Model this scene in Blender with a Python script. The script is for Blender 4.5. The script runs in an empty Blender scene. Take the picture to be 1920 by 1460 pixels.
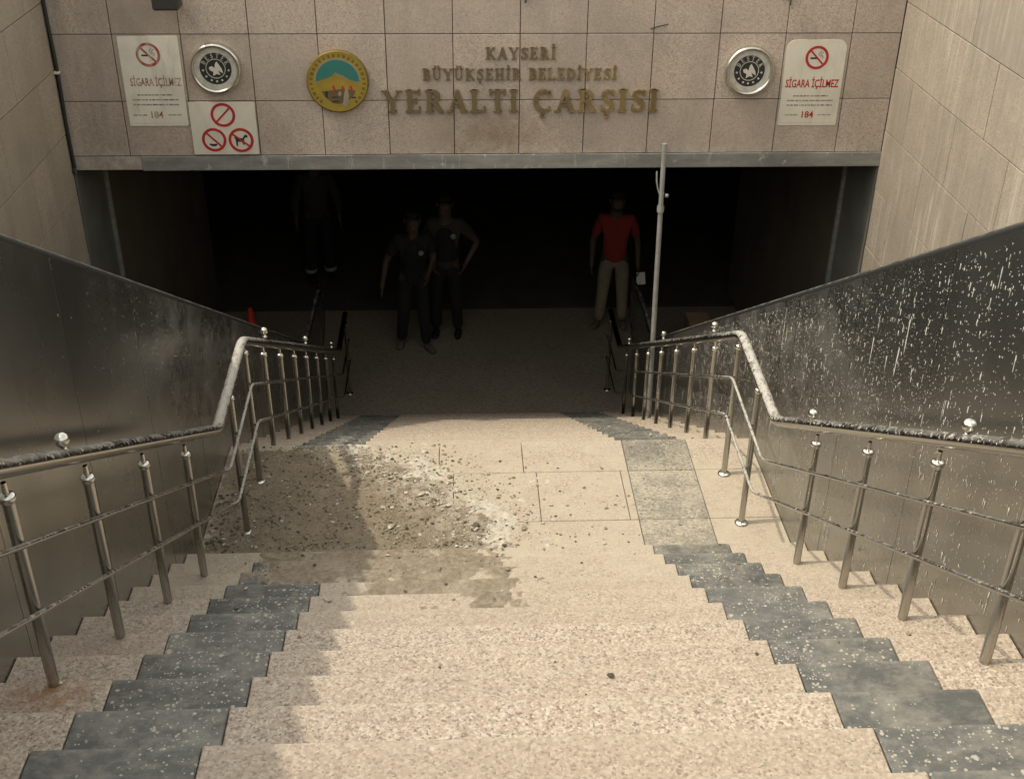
import bpy, math, random
from mathutils import Vector, Matrix, noise, Quaternion
R = math.radians
random.seed(11)
SC = bpy.context.scene
COL = SC.collection

# ------------------------------------------------------------------ camera
F, PITCH, YAW, ROLL = 2207.5, 0.52926, 0.0489, 0.01027
fw = Vector((math.sin(YAW)*math.cos(PITCH), math.cos(YAW)*math.cos(PITCH), -math.sin(PITCH)))
rt = Vector((math.cos(YAW), -math.sin(YAW), 0))
up = rt.cross(fw)
rt2 = rt*math.cos(ROLL) + up*math.sin(ROLL)
up2 = up*math.cos(ROLL) - rt*math.sin(ROLL)
cd = bpy.data.cameras.new('camera')
cam = bpy.data.objects.new('camera', cd); COL.objects.link(cam)
cd.sensor_width = 36.0; cd.lens = 36.0*F/1920.0; cd.clip_start = 0.05; cd.clip_end = 2000
cam.matrix_world = Matrix(((rt2.x, up2.x, -fw.x, -0.188), (rt2.y, up2.y, -fw.y, 0), (rt2.z, up2.z, -fw.z, 0), (0, 0, 0, 1)))
SC.camera = cam

# ------------------------------------------------------------------ sky, sun, exposure
SUN_DIR = Vector((1.0, 0.10, -1.65)).normalized()
ELEV = math.asin(-SUN_DIR.z)
AZ = math.atan2(-SUN_DIR.x, -SUN_DIR.y)
w = bpy.data.worlds.new('World'); SC.world = w; w.use_nodes = True
nt = w.node_tree
bg = nt.nodes['Background']
sky = nt.nodes.new('ShaderNodeTexSky'); sky.sky_type = 'NISHITA'; sky.sun_disc = False
sky.sun_elevation = ELEV; sky.sun_rotation = AZ; sky.dust_density = 1.5; sky.air_density = 1.0; sky.ozone_density = 0.6
hs = nt.nodes.new('ShaderNodeHueSaturation'); hs.inputs['Saturation'].default_value = 0.25
wm = nt.nodes.new('ShaderNodeMixRGB'); wm.blend_type = 'MULTIPLY'; wm.inputs[0].default_value = 1.0
wm.inputs[2].default_value = (1.0, 0.962, 0.85, 1)
nt.links.new(sky.outputs[0], hs.inputs['Color']); nt.links.new(hs.outputs[0], wm.inputs[1]); nt.links.new(wm.outputs[0], bg.inputs[0])
bg.inputs[1].default_value = 0.15
sd = bpy.data.lights.new('sun', 'SUN'); sd.energy = 1.0; sd.angle = R(0.8); sd.color = (1.0, 0.92, 0.765)
sun = bpy.data.objects.new('sun', sd); COL.objects.link(sun)
sun.rotation_euler = SUN_DIR.to_track_quat('-Z', 'Y').to_euler(); sun.location = (-8, -1, 12)
SC.view_settings.view_transform = 'Standard'; SC.view_settings.look = 'None'
SC.view_settings.exposure = 1.38; SC.view_settings.gamma = 1.0
SC.render.engine = 'CYCLES'
SC.cycles.use_denoising = True
SC.cycles.max_bounces = 8; SC.cycles.diffuse_bounces = 4; SC.cycles.glossy_bounces = 4
SC.cycles.sample_clamp_indirect = 6.0

# ------------------------------------------------------------------ helpers
def tag(o, label=None, cat=None, group=None, kind=None):
    if label: o['label'] = label
    if cat: o['category'] = cat
    if group: o['group'] = group
    if kind: o['kind'] = kind
    return o
def empty(name, loc, label=None, cat=None, group=None):
    o = bpy.data.objects.new(name, None); o.empty_display_size = 0.1; COL.objects.link(o); o.location = loc
    return tag(o, label, cat, group)
def wloc(o):
    v = Vector(o.location)
    while o.parent: o = o.parent; v = v + Vector(o.location)
    return v
def link(name, me, parent=None, loc=(0, 0, 0)):
    """loc is a world position; parents carry translations only"""
    o = bpy.data.objects.new(name, me); COL.objects.link(o)
    l = Vector(loc)
    if parent is not None:
        o.parent = parent; l = l - wloc(parent)
    o.location = l
    return o

class MB:
    def __init__(s): s.v = []; s.f = []; s.m = []; s.sm = []
    def add(s, vs, fs, mi=0, smooth=False):
        n = len(s.v); s.v += [tuple(p) for p in vs]
        for f in fs: s.f.append(tuple(i+n for i in f)); s.m.append(mi); s.sm.append(smooth)
    def box(s, x0, x1, y0, y1, z0, z1, b=0.0, mi=0):
        if b <= 0:
            vs = [(x, y, z) for z in (z0, z1) for y in (y0, y1) for x in (x0, x1)]
            s.add(vs, [(0, 2, 3, 1), (4, 5, 7, 6), (0, 1, 5, 4), (2, 6, 7, 3), (0, 4, 6, 2), (1, 3, 7, 5)], mi); return
        vs = []; idx = {}
        for sz, z in ((0, z0), (1, z1)):
            for sy, y in ((0, y0), (1, y1)):
                for sx, x in ((0, x0), (1, x1)):
                    dx = b if sx == 0 else -b; dy = b if sy == 0 else -b; dz = b if sz == 0 else -b
                    for ax, p in (('x', (x, y+dy, z+dz)), ('y', (x+dx, y, z+dz)), ('z', (x+dx, y+dy, z))):
                        idx[(sx, sy, sz, ax)] = len(vs); vs.append(p)
        I = lambda a, b_, c, ax: idx[(a, b_, c, ax)]
        fs = [(I(0,0,0,'x'), I(0,0,1,'x'), I(0,1,1,'x'), I(0,1,0,'x')), (I(1,0,0,'x'), I(1,1,0,'x'), I(1,1,1,'x'), I(1,0,1,'x')),
              (I(0,0,0,'y'), I(1,0,0,'y'), I(1,0,1,'y'), I(0,0,1,'y')), (I(0,1,0,'y'), I(0,1,1,'y'), I(1,1,1,'y'), I(1,1,0,'y')),
              (I(0,0,0,'z'), I(0,1,0,'z'), I(1,1,0,'z'), I(1,0,0,'z')), (I(0,0,1,'z'), I(1,0,1,'z'), I(1,1,1,'z'), I(0,1,1,'z'))]
        for a in (0, 1):
            for c in (0, 1):
                fs.append((I(a,0,c,'x'), I(a,1,c,'x'), I(a,1,c,'z'), I(a,0,c,'z')))
                fs.append((I(a,c,0,'x'), I(a,c,1,'x'), I(a,c,1,'y'), I(a,c,0,'y')))
                fs.append((I(0,a,c,'y'), I(1,a,c,'y'), I(1,a,c,'z'), I(0,a,c,'z')))
                for d in (0, 1): fs.append((I(a,c,d,'x'), I(a,c,d,'y'), I(a,c,d,'z')))
        s.add(vs, fs, mi)
    def tube(s, pts, r, seg=12, mi=0, cap=True):
        pts = [Vector(p) for p in pts]; n = len(pts)
        rr = r if isinstance(r, (list, tuple)) else [r]*n
        t = [(pts[min(i+1, n-1)]-pts[max(i-1, 0)]).normalized() for i in range(n)]
        ref = Vector((0, 0, 1)) if abs(t[0].z) < 0.9 else Vector((1, 0, 0))
        a = t[0].cross(ref).normalized(); vs = []
        for i in range(n):
            a = (a - t[i]*a.dot(t[i])).normalized(); b = t[i].cross(a)
            for k in range(seg):
                q = 2*math.pi*k/seg; vs.append(pts[i]+(a*math.cos(q)+b*math.sin(q))*rr[i])
        fs = [(i*seg+k, i*seg+(k+1) % seg, (i+1)*seg+(k+1) % seg, (i+1)*seg+k) for i in range(n-1) for k in range(seg)]
        s.add(vs, fs, mi, True)
        if cap: s.add(vs[:seg], [tuple(range(seg))[::-1]], mi); s.add(vs[-seg:], [tuple(range(seg))], mi)
    def lathe(s, prof, c=(0, 0, 0), axis='z', seg=24, mi=0):
        """prof: (radius, height) along the axis"""
        vs = []; n = len(prof)
        for r, h in prof:
            for k in range(seg):
                q = 2*math.pi*k/seg; x, y = r*math.cos(q), r*math.sin(q)
                p = (x, y, h) if axis == 'z' else (x, -h, y)   # 'y': height points to -y
                vs.append((p[0]+c[0], p[1]+c[1], p[2]+c[2]))
        fs = [(i*seg+k, i*seg+(k+1) % seg, (i+1)*seg+(k+1) % seg, (i+1)*seg+k) for i in range(n-1) for k in range(seg)]
        s.add(vs, fs, mi, True)
    def prism(s, poly, d0, d1, mi=0):
        """poly in x,z ; extruded along y from d0 (front, smaller y) to d1"""
        n = len(poly)
        vs = [(x, d0, z) for x, z in poly]+[(x, d1, z) for x, z in poly]
        fs = [tuple(range(n)), tuple(range(2*n-1, n-1, -1))]+[(i, i+n, (i+1) % n+n, (i+1) % n) for i in range(n)]
        s.add(vs, fs, mi)
    def ring(s, cx, cz, r0, r1, d0, d1, seg=40, mi=0, a0=0, a1=2*math.pi):
        full = abs(a1-a0-2*math.pi) < 1e-6
        N = seg if full else seg+1
        vs = []
        for k in range(N):
            q = a0+(a1-a0)*k/seg; c, sn = math.cos(q), math.sin(q)
            vs += [(cx+r0*c, d0, cz+r0*sn), (cx+r1*c, d0, cz+r1*sn), (cx+r1*c, d1, cz+r1*sn), (cx+r0*c, d1, cz+r0*sn)]
        fs = []
        for k in range(seg):
            a = 4*k; b = 4*((k+1) % N)
            fs += [(a, a+1, b+1, b), (a+1, a+2, b+2, b+1), (a+2, a+3, b+3, b+2), (a+3, a, b, b+3)]
        s.add(vs, fs, mi)
    def mesh(s, name, *mats):
        me = bpy.data.meshes.new(name); me.from_pydata(s.v, [], s.f)
        for m in mats: me.materials.append(m)
        me.polygons.foreach_set('material_index', s.m); me.polygons.foreach_set('use_smooth', s.sm)
        me.update(); return me
    def build(s, name, mat, parent=None, loc=None):
        mats = mat if isinstance(mat, (list, tuple)) else [mat]
        me = s.mesh(name, *mats)
        if loc is None:
            o = link(name, me, parent); 
        else:
            o = link(name, me, parent, loc)
        return o

def smooth_path(pts, rad=0.06, n=5):
    """polyline with rounded corners"""
    pts = [Vector(p) for p in pts]; out = [pts[0]]
    for i in range(1, len(pts)-1):
        a, b, c = pts[i-1], pts[i], pts[i+1]
        d1 = min(rad, (a-b).length*0.45); d2 = min(rad, (c-b).length*0.45)
        p = b+(a-b).normalized()*d1; q = b+(c-b).normalized()*d2
        for k in range(n+1):
            t = k/n; out.append(p*(1-t)**2+b*2*t*(1-t)+q*t*t)
    out.append(pts[-1]); return out

# ------------------------------------------------------------------ materials
class NT:
    def __init__(s, name):
        s.mat = bpy.data.materials.new(name); s.mat.use_nodes = True
        s.t = s.mat.node_tree; s.b = s.t.nodes['Principled BSDF']
    def n(s, typ, **kw):
        o = s.t.nodes.new('ShaderNode'+typ)
        for k, v in kw.items(): setattr(o, k, v)
        return o
    def l(s, a, b): s.t.links.new(a, b)
    def set(s, inp, v):
        if hasattr(v, 'is_linked') or isinstance(v, bpy.types.NodeSocket): s.l(v, inp)
        else: inp.default_value = v
    def pos(s):
        if not hasattr(s, '_p'): s._p = s.n('NewGeometry').outputs['Position']
        return s._p
    def jit(s):
        if not hasattr(s, '_j'):
            r = s.n('ObjectInfo').outputs['Random']; c = s.n('CombineXYZ')
            s.l(s.math('MULTIPLY', r, 13.7), c.inputs[0]); s.l(s.math('MULTIPLY', r, 7.3), c.inputs[1]); s.l(s.math('MULTIPLY', r, 3.1), c.inputs[2])
            v = s.n('VectorMath', operation='ADD'); s.l(s.pos(), v.inputs[0]); s.l(c.outputs[0], v.inputs[1]); s._j = v.outputs[0]
        return s._j
    def mapped(s, scale=(1, 1, 1), loc=(0, 0, 0), src=None):
        m = s.n('Mapping'); s.l(src or s.pos(), m.inputs[0]); m.inputs['Scale'].default_value = scale; m.inputs['Location'].default_value = loc
        return m.outputs[0]
    def noise(s, scale, detail=4, rough=0.55, vec=None, dist=0):
        o = s.n('TexNoise'); s.l(vec or s.pos(), o.inputs['Vector'])
        o.inputs['Scale'].default_value = scale; o.inputs['Detail'].default_value = detail; o.inputs['Roughness'].default_value = rough
        o.inputs['Distortion'].default_value = dist
        return o.outputs['Fac']
    def voro(s, scale, vec=None, out='Color', feature='F1', rnd=1.0):
        o = s.n('TexVoronoi', feature=feature); s.l(vec or s.pos(), o.inputs['Vector']); o.inputs['Scale'].default_value = scale
        o.inputs['Randomness'].default_value = rnd
        return o.outputs[out]
    def ramp(s, fac, stops, interp='LINEAR'):
        o = s.n('ValToRGB'); s.l(fac, o.inputs[0]); e = o.color_ramp.elements; o.color_ramp.interpolation = interp
        while len(e) < len(stops): e.new(0.5)
        for i, (p, c) in enumerate(stops):
            e[i].position = p; e[i].color = (c, c, c, 1) if isinstance(c, (int, float)) else (c[0], c[1], c[2], 1)
        return o.outputs[0]
    def mix(s, fac, a, b, mode='MIX'):
        o = s.n('MixRGB', blend_type=mode)
        s.set(o.inputs[0], fac)
        for i, v in ((1, a), (2, b)):
            if isinstance(v, (tuple, list)): o.inputs[i].default_value = (v[0], v[1], v[2], 1)
            else: s.set(o.inputs[i], v)
        return o.outputs[0]
    def math(s, op, a, b=0.0, clamp=False):
        o = s.n('Math', operation=op, use_clamp=clamp); s.set(o.inputs[0], a); s.set(o.inputs[1], b); return o.outputs[0]
    def rng(s, v, a, b, c=0.0, d=1.0):
        o = s.n('MapRange'); s.set(o.inputs[0], v)
        for i, q in enumerate((a, b, c, d)): o.inputs[i+1].default_value = q
        return o.outputs[0]
    def sep(s, v=None):
        o = s.n('SeparateXYZ'); s.l(v or s.pos(), o.inputs[0]); return o.outputs
    def bump(s, h, strength=0.3, dist=0.01):
        o = s.n('Bump'); s.l(h, o.inputs['Height']); o.inputs['Strength'].default_value = strength; o.inputs['Distance'].default_value = dist
        s.l(o.outputs[0], s.b.inputs['Normal'])
    def out(s, col, rough=0.6, metal=0.0, spec=None):
        if isinstance(col, (tuple, list)): s.b.inputs['Base Color'].default_value = (col[0], col[1], col[2], 1)
        else: s.l(col, s.b.inputs['Base Color'])
        s.set(s.b.inputs['Roughness'], rough); s.set(s.b.inputs['Metallic'], metal)
        if spec is not None: s.b.inputs['Specular IOR Level'].default_value = spec
        return s.mat

def plain(name, col, rough=0.6, metal=0.0, var=0.12, scale=9.0, spec=None):
    m = NT(name); n = m.noise(scale, 5)
    c = m.mix(m.rng(n, 0.3, 0.7), tuple(x*(1-var) for x in col), tuple(min(1, x*(1+var)) for x in col))
    return m.out(c, rough, metal, spec)

def speckle(m, base, dark, light, s1=148.0, s2=90.0, amt=1.0):
    cell = m.voro(s1, m.jit()); sp = m.n('SeparateColor'); m.l(cell, sp.inputs[0])
    mid = lambda p, q, t: tuple(p_*(1-t)+q_*t for p_, q_ in zip(p, q))
    c = m.ramp(sp.outputs[0], [(0.0, dark), (0.10, mid(dark, base, 0.25)), (0.20, mid(dark, base, 0.8)), (0.50, base), (0.74, mid(base, light, 0.45)), (0.95, light)])
    # larger crystals: pink feldspar and pale quartz
    cell2 = m.voro(s2, m.jit()); sp2 = m.n('SeparateColor'); m.l(cell2, sp2.inputs[0])
    c2 = m.ramp(sp2.outputs[1], [(0.0, mid(dark, base, 0.55)), (0.16, mid(dark, base, 0.85)), (0.42, (base[0]*1.04, base[1]*0.94, base[2]*0.88)), (0.8, mid(base, light, 0.7))])
    c = m.mix(0.30, c, c2)
    soft = m.noise(13, 5, 0.7, m.jit())
    c = m.mix(m.rng(soft, 0.35, 0.75, 0.16*amt, 0.0), c, tuple(x*0.6 for x in base))
    return c

STEP_ZONE = 'step'
def granite_floor():
    m = NT('granite_floor')
    c = speckle(m, (0.378, 0.298, 0.228), (0.060, 0.054, 0.046), (0.60, 0.525, 0.425))
    oi = m.n('ObjectInfo').outputs['Random']
    c = m.mix(m.rng(oi, 0, 1, 0.0, 0.45), c, (0.31, 0.245, 0.18))
    oy = m.sep(m.n('TexCoord').outputs['Object'])[1]
    wear = m.math('MULTIPLY', m.rng(oy, 0.115, 0.150), m.rng(m.noise(9, 5, 0.6), 0.3, 0.65, 0.2, 0.75))
    c = m.mix(m.math('MULTIPLY', wear, 0.38), c, (0.45, 0.39, 0.30))
    big = m.noise(2.3, 5, 0.6)
    c = m.mix(m.rng(big, 0.42, 0.72, 0.0, 0.30), c, (0.31, 0.255, 0.19))
    # pale plaster dust trodden over the landing and the steps next to it
    xyz = m.sep()
    zone = m.math('MULTIPLY', m.rng(xyz[1], 3.3, 4.9), m.rng(xyz[1], 8.2, 6.2))
    dn = m.noise(5.5, 7, 0.65)
    dust = m.math('MULTIPLY', zone, m.rng(dn, 0.38, 0.62, 0.25, 0.92))
    c = m.mix(dust, c, (0.42, 0.36, 0.27))
    fl = m.noise(42, 3, 0.6); fm = m.math('MULTIPLY', m.math('MULTIPLY', m.rng(fl, 0.60, 0.66), m.rng(dn, 0.45, 0.6)), zone)
    c = m.mix(m.math('MULTIPLY', fm, 0.7), c, (0.50, 0.45, 0.36))
    # splashes
    sv = m.voro(26.0, out='Distance'); sc_ = m.voro(26.0); ss = m.n('SeparateColor'); m.l(sc_, ss.inputs[0])
    spot = m.math('MULTIPLY', m.math('LESS_THAN', sv, m.rng(m.math('ADD', ss.outputs[0], m.noise(90, 2)), 0.3, 1.7, 0.02, 0.26)), m.math('GREATER_THAN', ss.outputs[1], 0.955))
    c = m.mix(m.math('MULTIPLY', spot, 0.6), c, (0.53, 0.50, 0.43))
    # rust around a post foot
    vd = m.n('VectorMath', operation='DISTANCE'); m.l(m.pos(), vd.inputs[0]); vd.inputs[1].default_value = (-1.44, 2.66, -2.59)
    rs = m.math('MULTIPLY', m.rng(vd.outputs['Value'], 0.17, 0.03), m.rng(m.noise(22, 4), 0.35, 0.6))
    c = m.mix(m.math('MULTIPLY', rs, 0.75), c, (0.27, 0.125, 0.045))
    m.bump(m.noise(160, 3), 0.12, 0.003)
    return m.out(c, 0.62, 0, 0.35)

def strip_tile_mat():
    m = NT('dark_strip_tile')
    base = m.mix(m.rng(m.noise(14, 6, 0.7), 0.3, 0.7), (0.052, 0.053, 0.048), (0.085, 0.085, 0.077))
    oi = m.n('ObjectInfo').outputs['Random']
    base = m.mix(m.rng(oi, 0, 1, 0, 0.75), base, (0.115, 0.113, 0.103))
    oy = m.sep(m.n('TexCoord').outputs['Object'])[1]
    base = m.mix(m.math('MULTIPLY', m.rng(oy, 0.135, 0.153), m.rng(m.noise(20, 4), 0.4, 0.6, 0.1, 0.7)), base, (0.20, 0.19, 0.16))
    xyz = m.sep()
    near = m.math('MULTIPLY', m.rng(xyz[1], 1.6, 4.4, 0.15, 1.0), m.rng(xyz[1], 9.0, 6.6, 0.35, 1.0))
    land = m.math('MULTIPLY', m.rng(xyz[1], 4.95, 5.3), m.rng(xyz[1], 6.65, 6.05, 0.05, 1.0))
    # scuffs
    sm = m.noise(1.0, 8, 0.78, m.mapped((16, 26, 16)), 0.3)
    c = m.mix(m.math('MULTIPLY', m.rng(sm, 0.47, 0.70), 0.6), base, (0.27, 0.25, 0.205))
    big = m.noise(4.5, 8, 0.72)
    c = m.mix(m.math('MULTIPLY', m.rng(big, 0.48, 0.70), 0.5), c, (0.34, 0.31, 0.25))
    # dried splashes of plaster in many sizes, with ragged rims
    wob = m.noise(120, 3, 0.6)
    for sc_, thr, rad in ((30.0, 0.66, 0.32), (58.0, 0.58, 0.42), (105.0, 0.55, 0.46), (15.0, 0.84, 0.26)):
        v = m.mapped((1, 1, 1), (sc_*0.3, sc_*0.11, 0))
        dd = m.voro(sc_, v, 'Distance'); cc = m.voro(sc_, v); sp = m.n('SeparateColor'); m.l(cc, sp.inputs[0])
        rr = m.rng(sp.outputs[0], 0, 1, 0.04, rad)
        dd = m.math('ADD', dd, m.rng(wob, 0.3, 0.7, -0.10, 0.10))
        spot = m.rng(m.math('SUBTRACT', rr, dd), 0.0, 0.08)
        clump = m.rng(m.noise(2.6, 5, 0.65, m.mapped((1, 1, 1), (2.0, 0.7, 0))), 0.32, 0.68, -0.75, 0.50)
        keep = m.rng(m.math('SUBTRACT', m.math('ADD', m.math('MULTIPLY', sp.outputs[1], m.rng(near, 0, 1, 0.75, 1.12)), clump), thr), 0.0, 0.05)
        c = m.mix(m.math('MULTIPLY', m.math('MULTIPLY', spot, keep), 0.8), c, (0.43, 0.39, 0.315))
    patch = m.rng(m.noise(9.5, 4, 0.6), 0.40, 0.56)
    patch2 = m.rng(m.noise(55, 4, 0.7), 0.36, 0.55)
    lm = m.math('MULTIPLY', land, m.math('MULTIPLY', m.rng(patch, 0, 1, 0.55, 1.0), m.rng(patch2, 0, 1, 0.16, 1.0)))
    c = m.mix(m.math('MULTIPLY', lm, 0.80), c, (0.47, 0.405, 0.305))
    m.bump(m.noise(90, 4), 0.15, 0.003)
    return m.out(c, 0.55, 0, 0.4)

def granite_wall_mat(name, base, dark, light, streak, stcol, sx, rot):
    m = NT(name)
    c = speckle(m, base, dark, light, 150.0, 80.0, 0.8)
    oi = m.n('ObjectInfo').outputs['Random']
    c = m.mix(m.rng(oi, 0, 1, 0.0, 0.55), c, tuple(x*0.78 for x in base))
    st = m.noise(1.0, 6, 0.65, m.mapped(sx))
    clm = m.rng(m.noise(0.9, 3, 0.5), 0.35, 0.62, 0.25, 1.0)
    c = m.mix(m.math('MULTIPLY', m.math('MULTIPLY', m.rng(st, 0.50, 0.70), clm), streak), c, stcol)
    st2 = m.noise(1.0, 6, 0.7, m.mapped((sx[0]*0.3, sx[1]*0.3, sx[2]*0.6), (3.1, 1.7, 0.4)), 0.4)
    c = m.mix(m.math('MULTIPLY', m.rng(st2, 0.50, 0.72), 0.40), c, tuple(x*0.55 for x in base))
    big = m.noise(1.7, 5, 0.6)
    c = m.mix(m.rng(big, 0.42, 0.72, 0.0, 0.5), c, (base[0]*0.58, base[1]*0.60, base[2]*0.62))
    if name == 'granite_lintel':      # rust brown run-off below the big letters, left wall's shade painted in grey at the left end
        xyz = m.sep()
        r_ = m.math('MULTIPLY', m.math('MULTIPLY', m.rng(xyz[2], -2.80, -2.92), m.math('MULTIPLY', m.rng(xyz[0], -0.55, -0.1), m.rng(xyz[0], 0.75, 0.2))), m.rng(m.noise(5, 6, 0.7), 0.36, 0.62))
        c = m.mix(m.math('MULTIPLY', r_, 0.65), c, (0.22, 0.15, 0.085))
        g_ = m.math('MULTIPLY', m.rng(xyz[0], -2.35, -3.1), m.rng(m.noise(1.0, 6, 0.7, m.mapped((6, 6, 1.0))), 0.35, 0.65))
        c = m.mix(m.math('MULTIPLY', g_, 0.6), c, (0.20, 0.185, 0.15))
        e_ = m.math('MULTIPLY', m.rng(xyz[2], -3.10, -3.22), m.rng(m.noise(14, 5, 0.7), 0.45, 0.62))
        c = m.mix(m.math('MULTIPLY', e_, 0.5), c, (0.55, 0.50, 0.42))
    m.bump(m.noise(140, 3), 0.15, 0.003)
    return m.out(c, 0.7, 0, 0.3)

def steel_panel_mat(name, side):
    m = NT(name)
    xyz = m.sep()
    st = m.noise(1.0, 6, 0.65, m.mapped((30, 30, 1.1)))
    big = m.noise(1.4, 5, 0.55)
    rough = m.rng(big, 0.3, 0.75, 0.19, 0.29)
    c = m.mix(m.rng(st, 0.35, 0.7), (0.345, 0.338, 0.315), (0.37, 0.362, 0.338))
    # dried cement film: thin streaks and a fine spatter, heaviest beside the landing
    zone = m.math('MULTIPLY', m.rng(xyz[1], 3.6, 5.6), m.rng(xyz[1], 9.5, 7.0))
    film = m.math('MULTIPLY', zone, m.rng(st, 0.52, 0.76, 0.0, 0.35))
    fine = m.noise(75, 4, 0.7)
    spat = m.math('MULTIPLY', m.rng(fine, 0.56, 0.66), m.rng(xyz[1], 3.4, 5.6, 0.03, 0.60 if side > 0 else 0.25))
    d = m.math('MAXIMUM', film, spat)
    smg = m.math('MULTIPLY', m.math('MULTIPLY', zone, m.rng(m.noise(3.2, 8, 0.75), 0.38, 0.85)), 0.5)
    d = m.math('MAXIMUM', m.math('MAXIMUM', d, smg), 0.07)
    c = m.mix(d, c, (0.25, 0.225, 0.18))
    m.out(c, m.math('ADD', rough, m.math('MULTIPLY', d, 0.5)), m.rng(d, 0, 1, 1.0, 0.15))
    m.bump(m.noise(1.3, 2), 0.10, 0.02)
    return m.mat

def rail_mat():
    m = NT('splashed_rail_steel')
    n = m.n('NewGeometry').outputs['Normal']; nz = m.sep(n)[2]
    a = m.noise(44, 6, 0.7, None, 0.5)
    xyz = m.sep()
    lvl = m.math('MULTIPLY', m.rng(xyz[1], 4.95, 5.2), m.rng(xyz[1], 6.6, 6.0))
    thr = m.math('ADD', a, m.math('MULTIPLY', lvl, 0.13))
    f = m.math('MULTIPLY', m.rng(thr, 0.53, 0.63), m.rng(nz, 0.05, 0.5))
    dd = m.voro(60, None, 'Distance'); cc = m.voro(60); sp = m.n('SeparateColor'); m.l(cc, sp.inputs[0])
    dots = m.math('MULTIPLY', m.math('LESS_THAN', dd, 0.28), m.math('GREATER_THAN', sp.outputs[0], 0.86))
    dots = m.math('MULTIPLY', dots, m.rng(nz, -0.3, 0.3))
    dark_top = m.math('MULTIPLY', m.rng(nz, 0.15, 0.7), m.rng(m.noise(11, 5, 0.6), 0.35, 0.6, 0.0, 0.6))  # dark blotches on the upward-facing side of the tube
    far = m.rng(xyz[1], 10.2, 8.8); f = m.math('MULTIPLY', m.math('MAXIMUM', f, dots), far); dark_top = m.math('MULTIPLY', dark_top, far)
    c = m.mix(m.math('MULTIPLY', dark_top, 0.8), (0.42, 0.40, 0.365), (0.085, 0.078, 0.066))
    c = m.mix(m.math('MULTIPLY', f, 0.85), c, (0.42, 0.39, 0.33))
    solid = m.math('MAXIMUM', f, m.math('MULTIPLY', dark_top, 0.55))
    m.out(c, m.rng(solid, 0, 1, 0.2, 0.8), m.rng(solid, 0, 1, 1.0, 0.0))
    return m.mat

def mud_mat():
    m = NT('dried_mud')
    a = m.noise(7, 7, 0.65); b = m.noise(60, 4, 0.7)
    c = m.mix(m.rng(a, 0.35, 0.65), (0.215, 0.172, 0.120), (0.29, 0.236, 0.168))
    c = m.mix(m.rng(b, 0.52, 0.68, 0, 0.5), c, (0.135, 0.11, 0.073))
    xyz = m.sep()
    # white plaster crumbled along the rim of the mud
    e = m.math('ADD', xyz[0], m.math('MULTIPLY', xyz[1], 0.95))
    rim = m.math('MULTIPLY', m.rng(e, 4.75, 5.12), m.rng(m.noise(14, 6, 0.7), 0.45, 0.58))
    c = m.mix(m.math('MULTIPLY', rim, 0.85), c, (0.44, 0.39, 0.305))
    th = m.n('Attribute', attribute_name='thickness').outputs['Fac']      # thin film at the rim lets the stone through
    thin = m.math('MULTIPLY', m.rng(m.math('ADD', th, m.rng(m.noise(38, 5, 0.7), 0.3, 0.7, -0.004, 0.004)), 0.0075, 0.0), 0.9)
    c = m.mix(thin, c, (0.375, 0.315, 0.235))
    m.bump(m.noise(55, 6, 0.75), 0.9, 0.014)
    return m.out(c, 0.9, 0, 0.15)

M = {}
M['granite'] = granite_floor()
M['strip'] = strip_tile_mat()
M['lintel'] = granite_wall_mat('granite_lintel', (0.48, 0.385, 0.305), (0.16, 0.13, 0.10), (0.64, 0.54, 0.435), 0.25, (0.47, 0.41, 0.33), (7, 7, 0.8), 0)
M['wall_r'] = granite_wall_mat('granite_wall_right', (0.35, 0.295, 0.23), (0.17, 0.135, 0.095), (0.48, 0.40, 0.31), 0.75, (0.53, 0.475, 0.39), (24, 24, 1.7), 0)
M['wall_l'] = granite_wall_mat('granite_wall_left', (0.40, 0.335, 0.25), (0.18, 0.15, 0.105), (0.51, 0.43, 0.335), 0.35, (0.50, 0.44, 0.36), (9, 9, 1.5), 0)
M['grout'] = plain('grout', (0.13, 0.105, 0.078), 0.9)
M['concrete'] = plain('concrete', (0.26, 0.23, 0.18), 0.85)
M['steel_l'] = steel_panel_mat('steel_panel_left', -1)
M['steel_r'] = steel_panel_mat('steel_panel_right', 1)
M['rail'] = rail_mat()
def post_mat():
    m = NT('post_steel')
    st = m.noise(1.0, 5, 0.6, m.mapped((25, 25, 14)))
    dirt = m.rng(st, 0.56, 0.80, 0.0, 0.5)
    c = m.mix(dirt, (0.43, 0.42, 0.39), (0.31, 0.285, 0.24))
    return m.out(c, m.rng(dirt, 0, 1, 0.24, 0.5), m.rng(dirt, 0, 1, 1.0, 0.7))
M['post'] = post_mat()
M['chrome'] = plain('polished_steel', (0.66, 0.63, 0.56), 0.22, 1.0, 0.15, 40)
def rubber():
    m = NT('handrail_rubber'); n = m.n('NewGeometry').outputs['Normal']; nz = m.sep(n)[2]
    d = m.math('MULTIPLY', m.rng(m.noise(16, 6, 0.7), 0.42, 0.62), m.rng(nz, 0.3, 0.9))
    xyz = m.sep(); d = m.math('MULTIPLY', d, m.rng(xyz[1], 3.0, 7.5, 0.2, 0.95))
    return m.out(m.mix(d, (0.022, 0.021, 0.019), (0.30, 0.27, 0.215)), 0.6, 0, 0.3)
M['rubber'] = rubber()
M['trim'] = None
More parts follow.
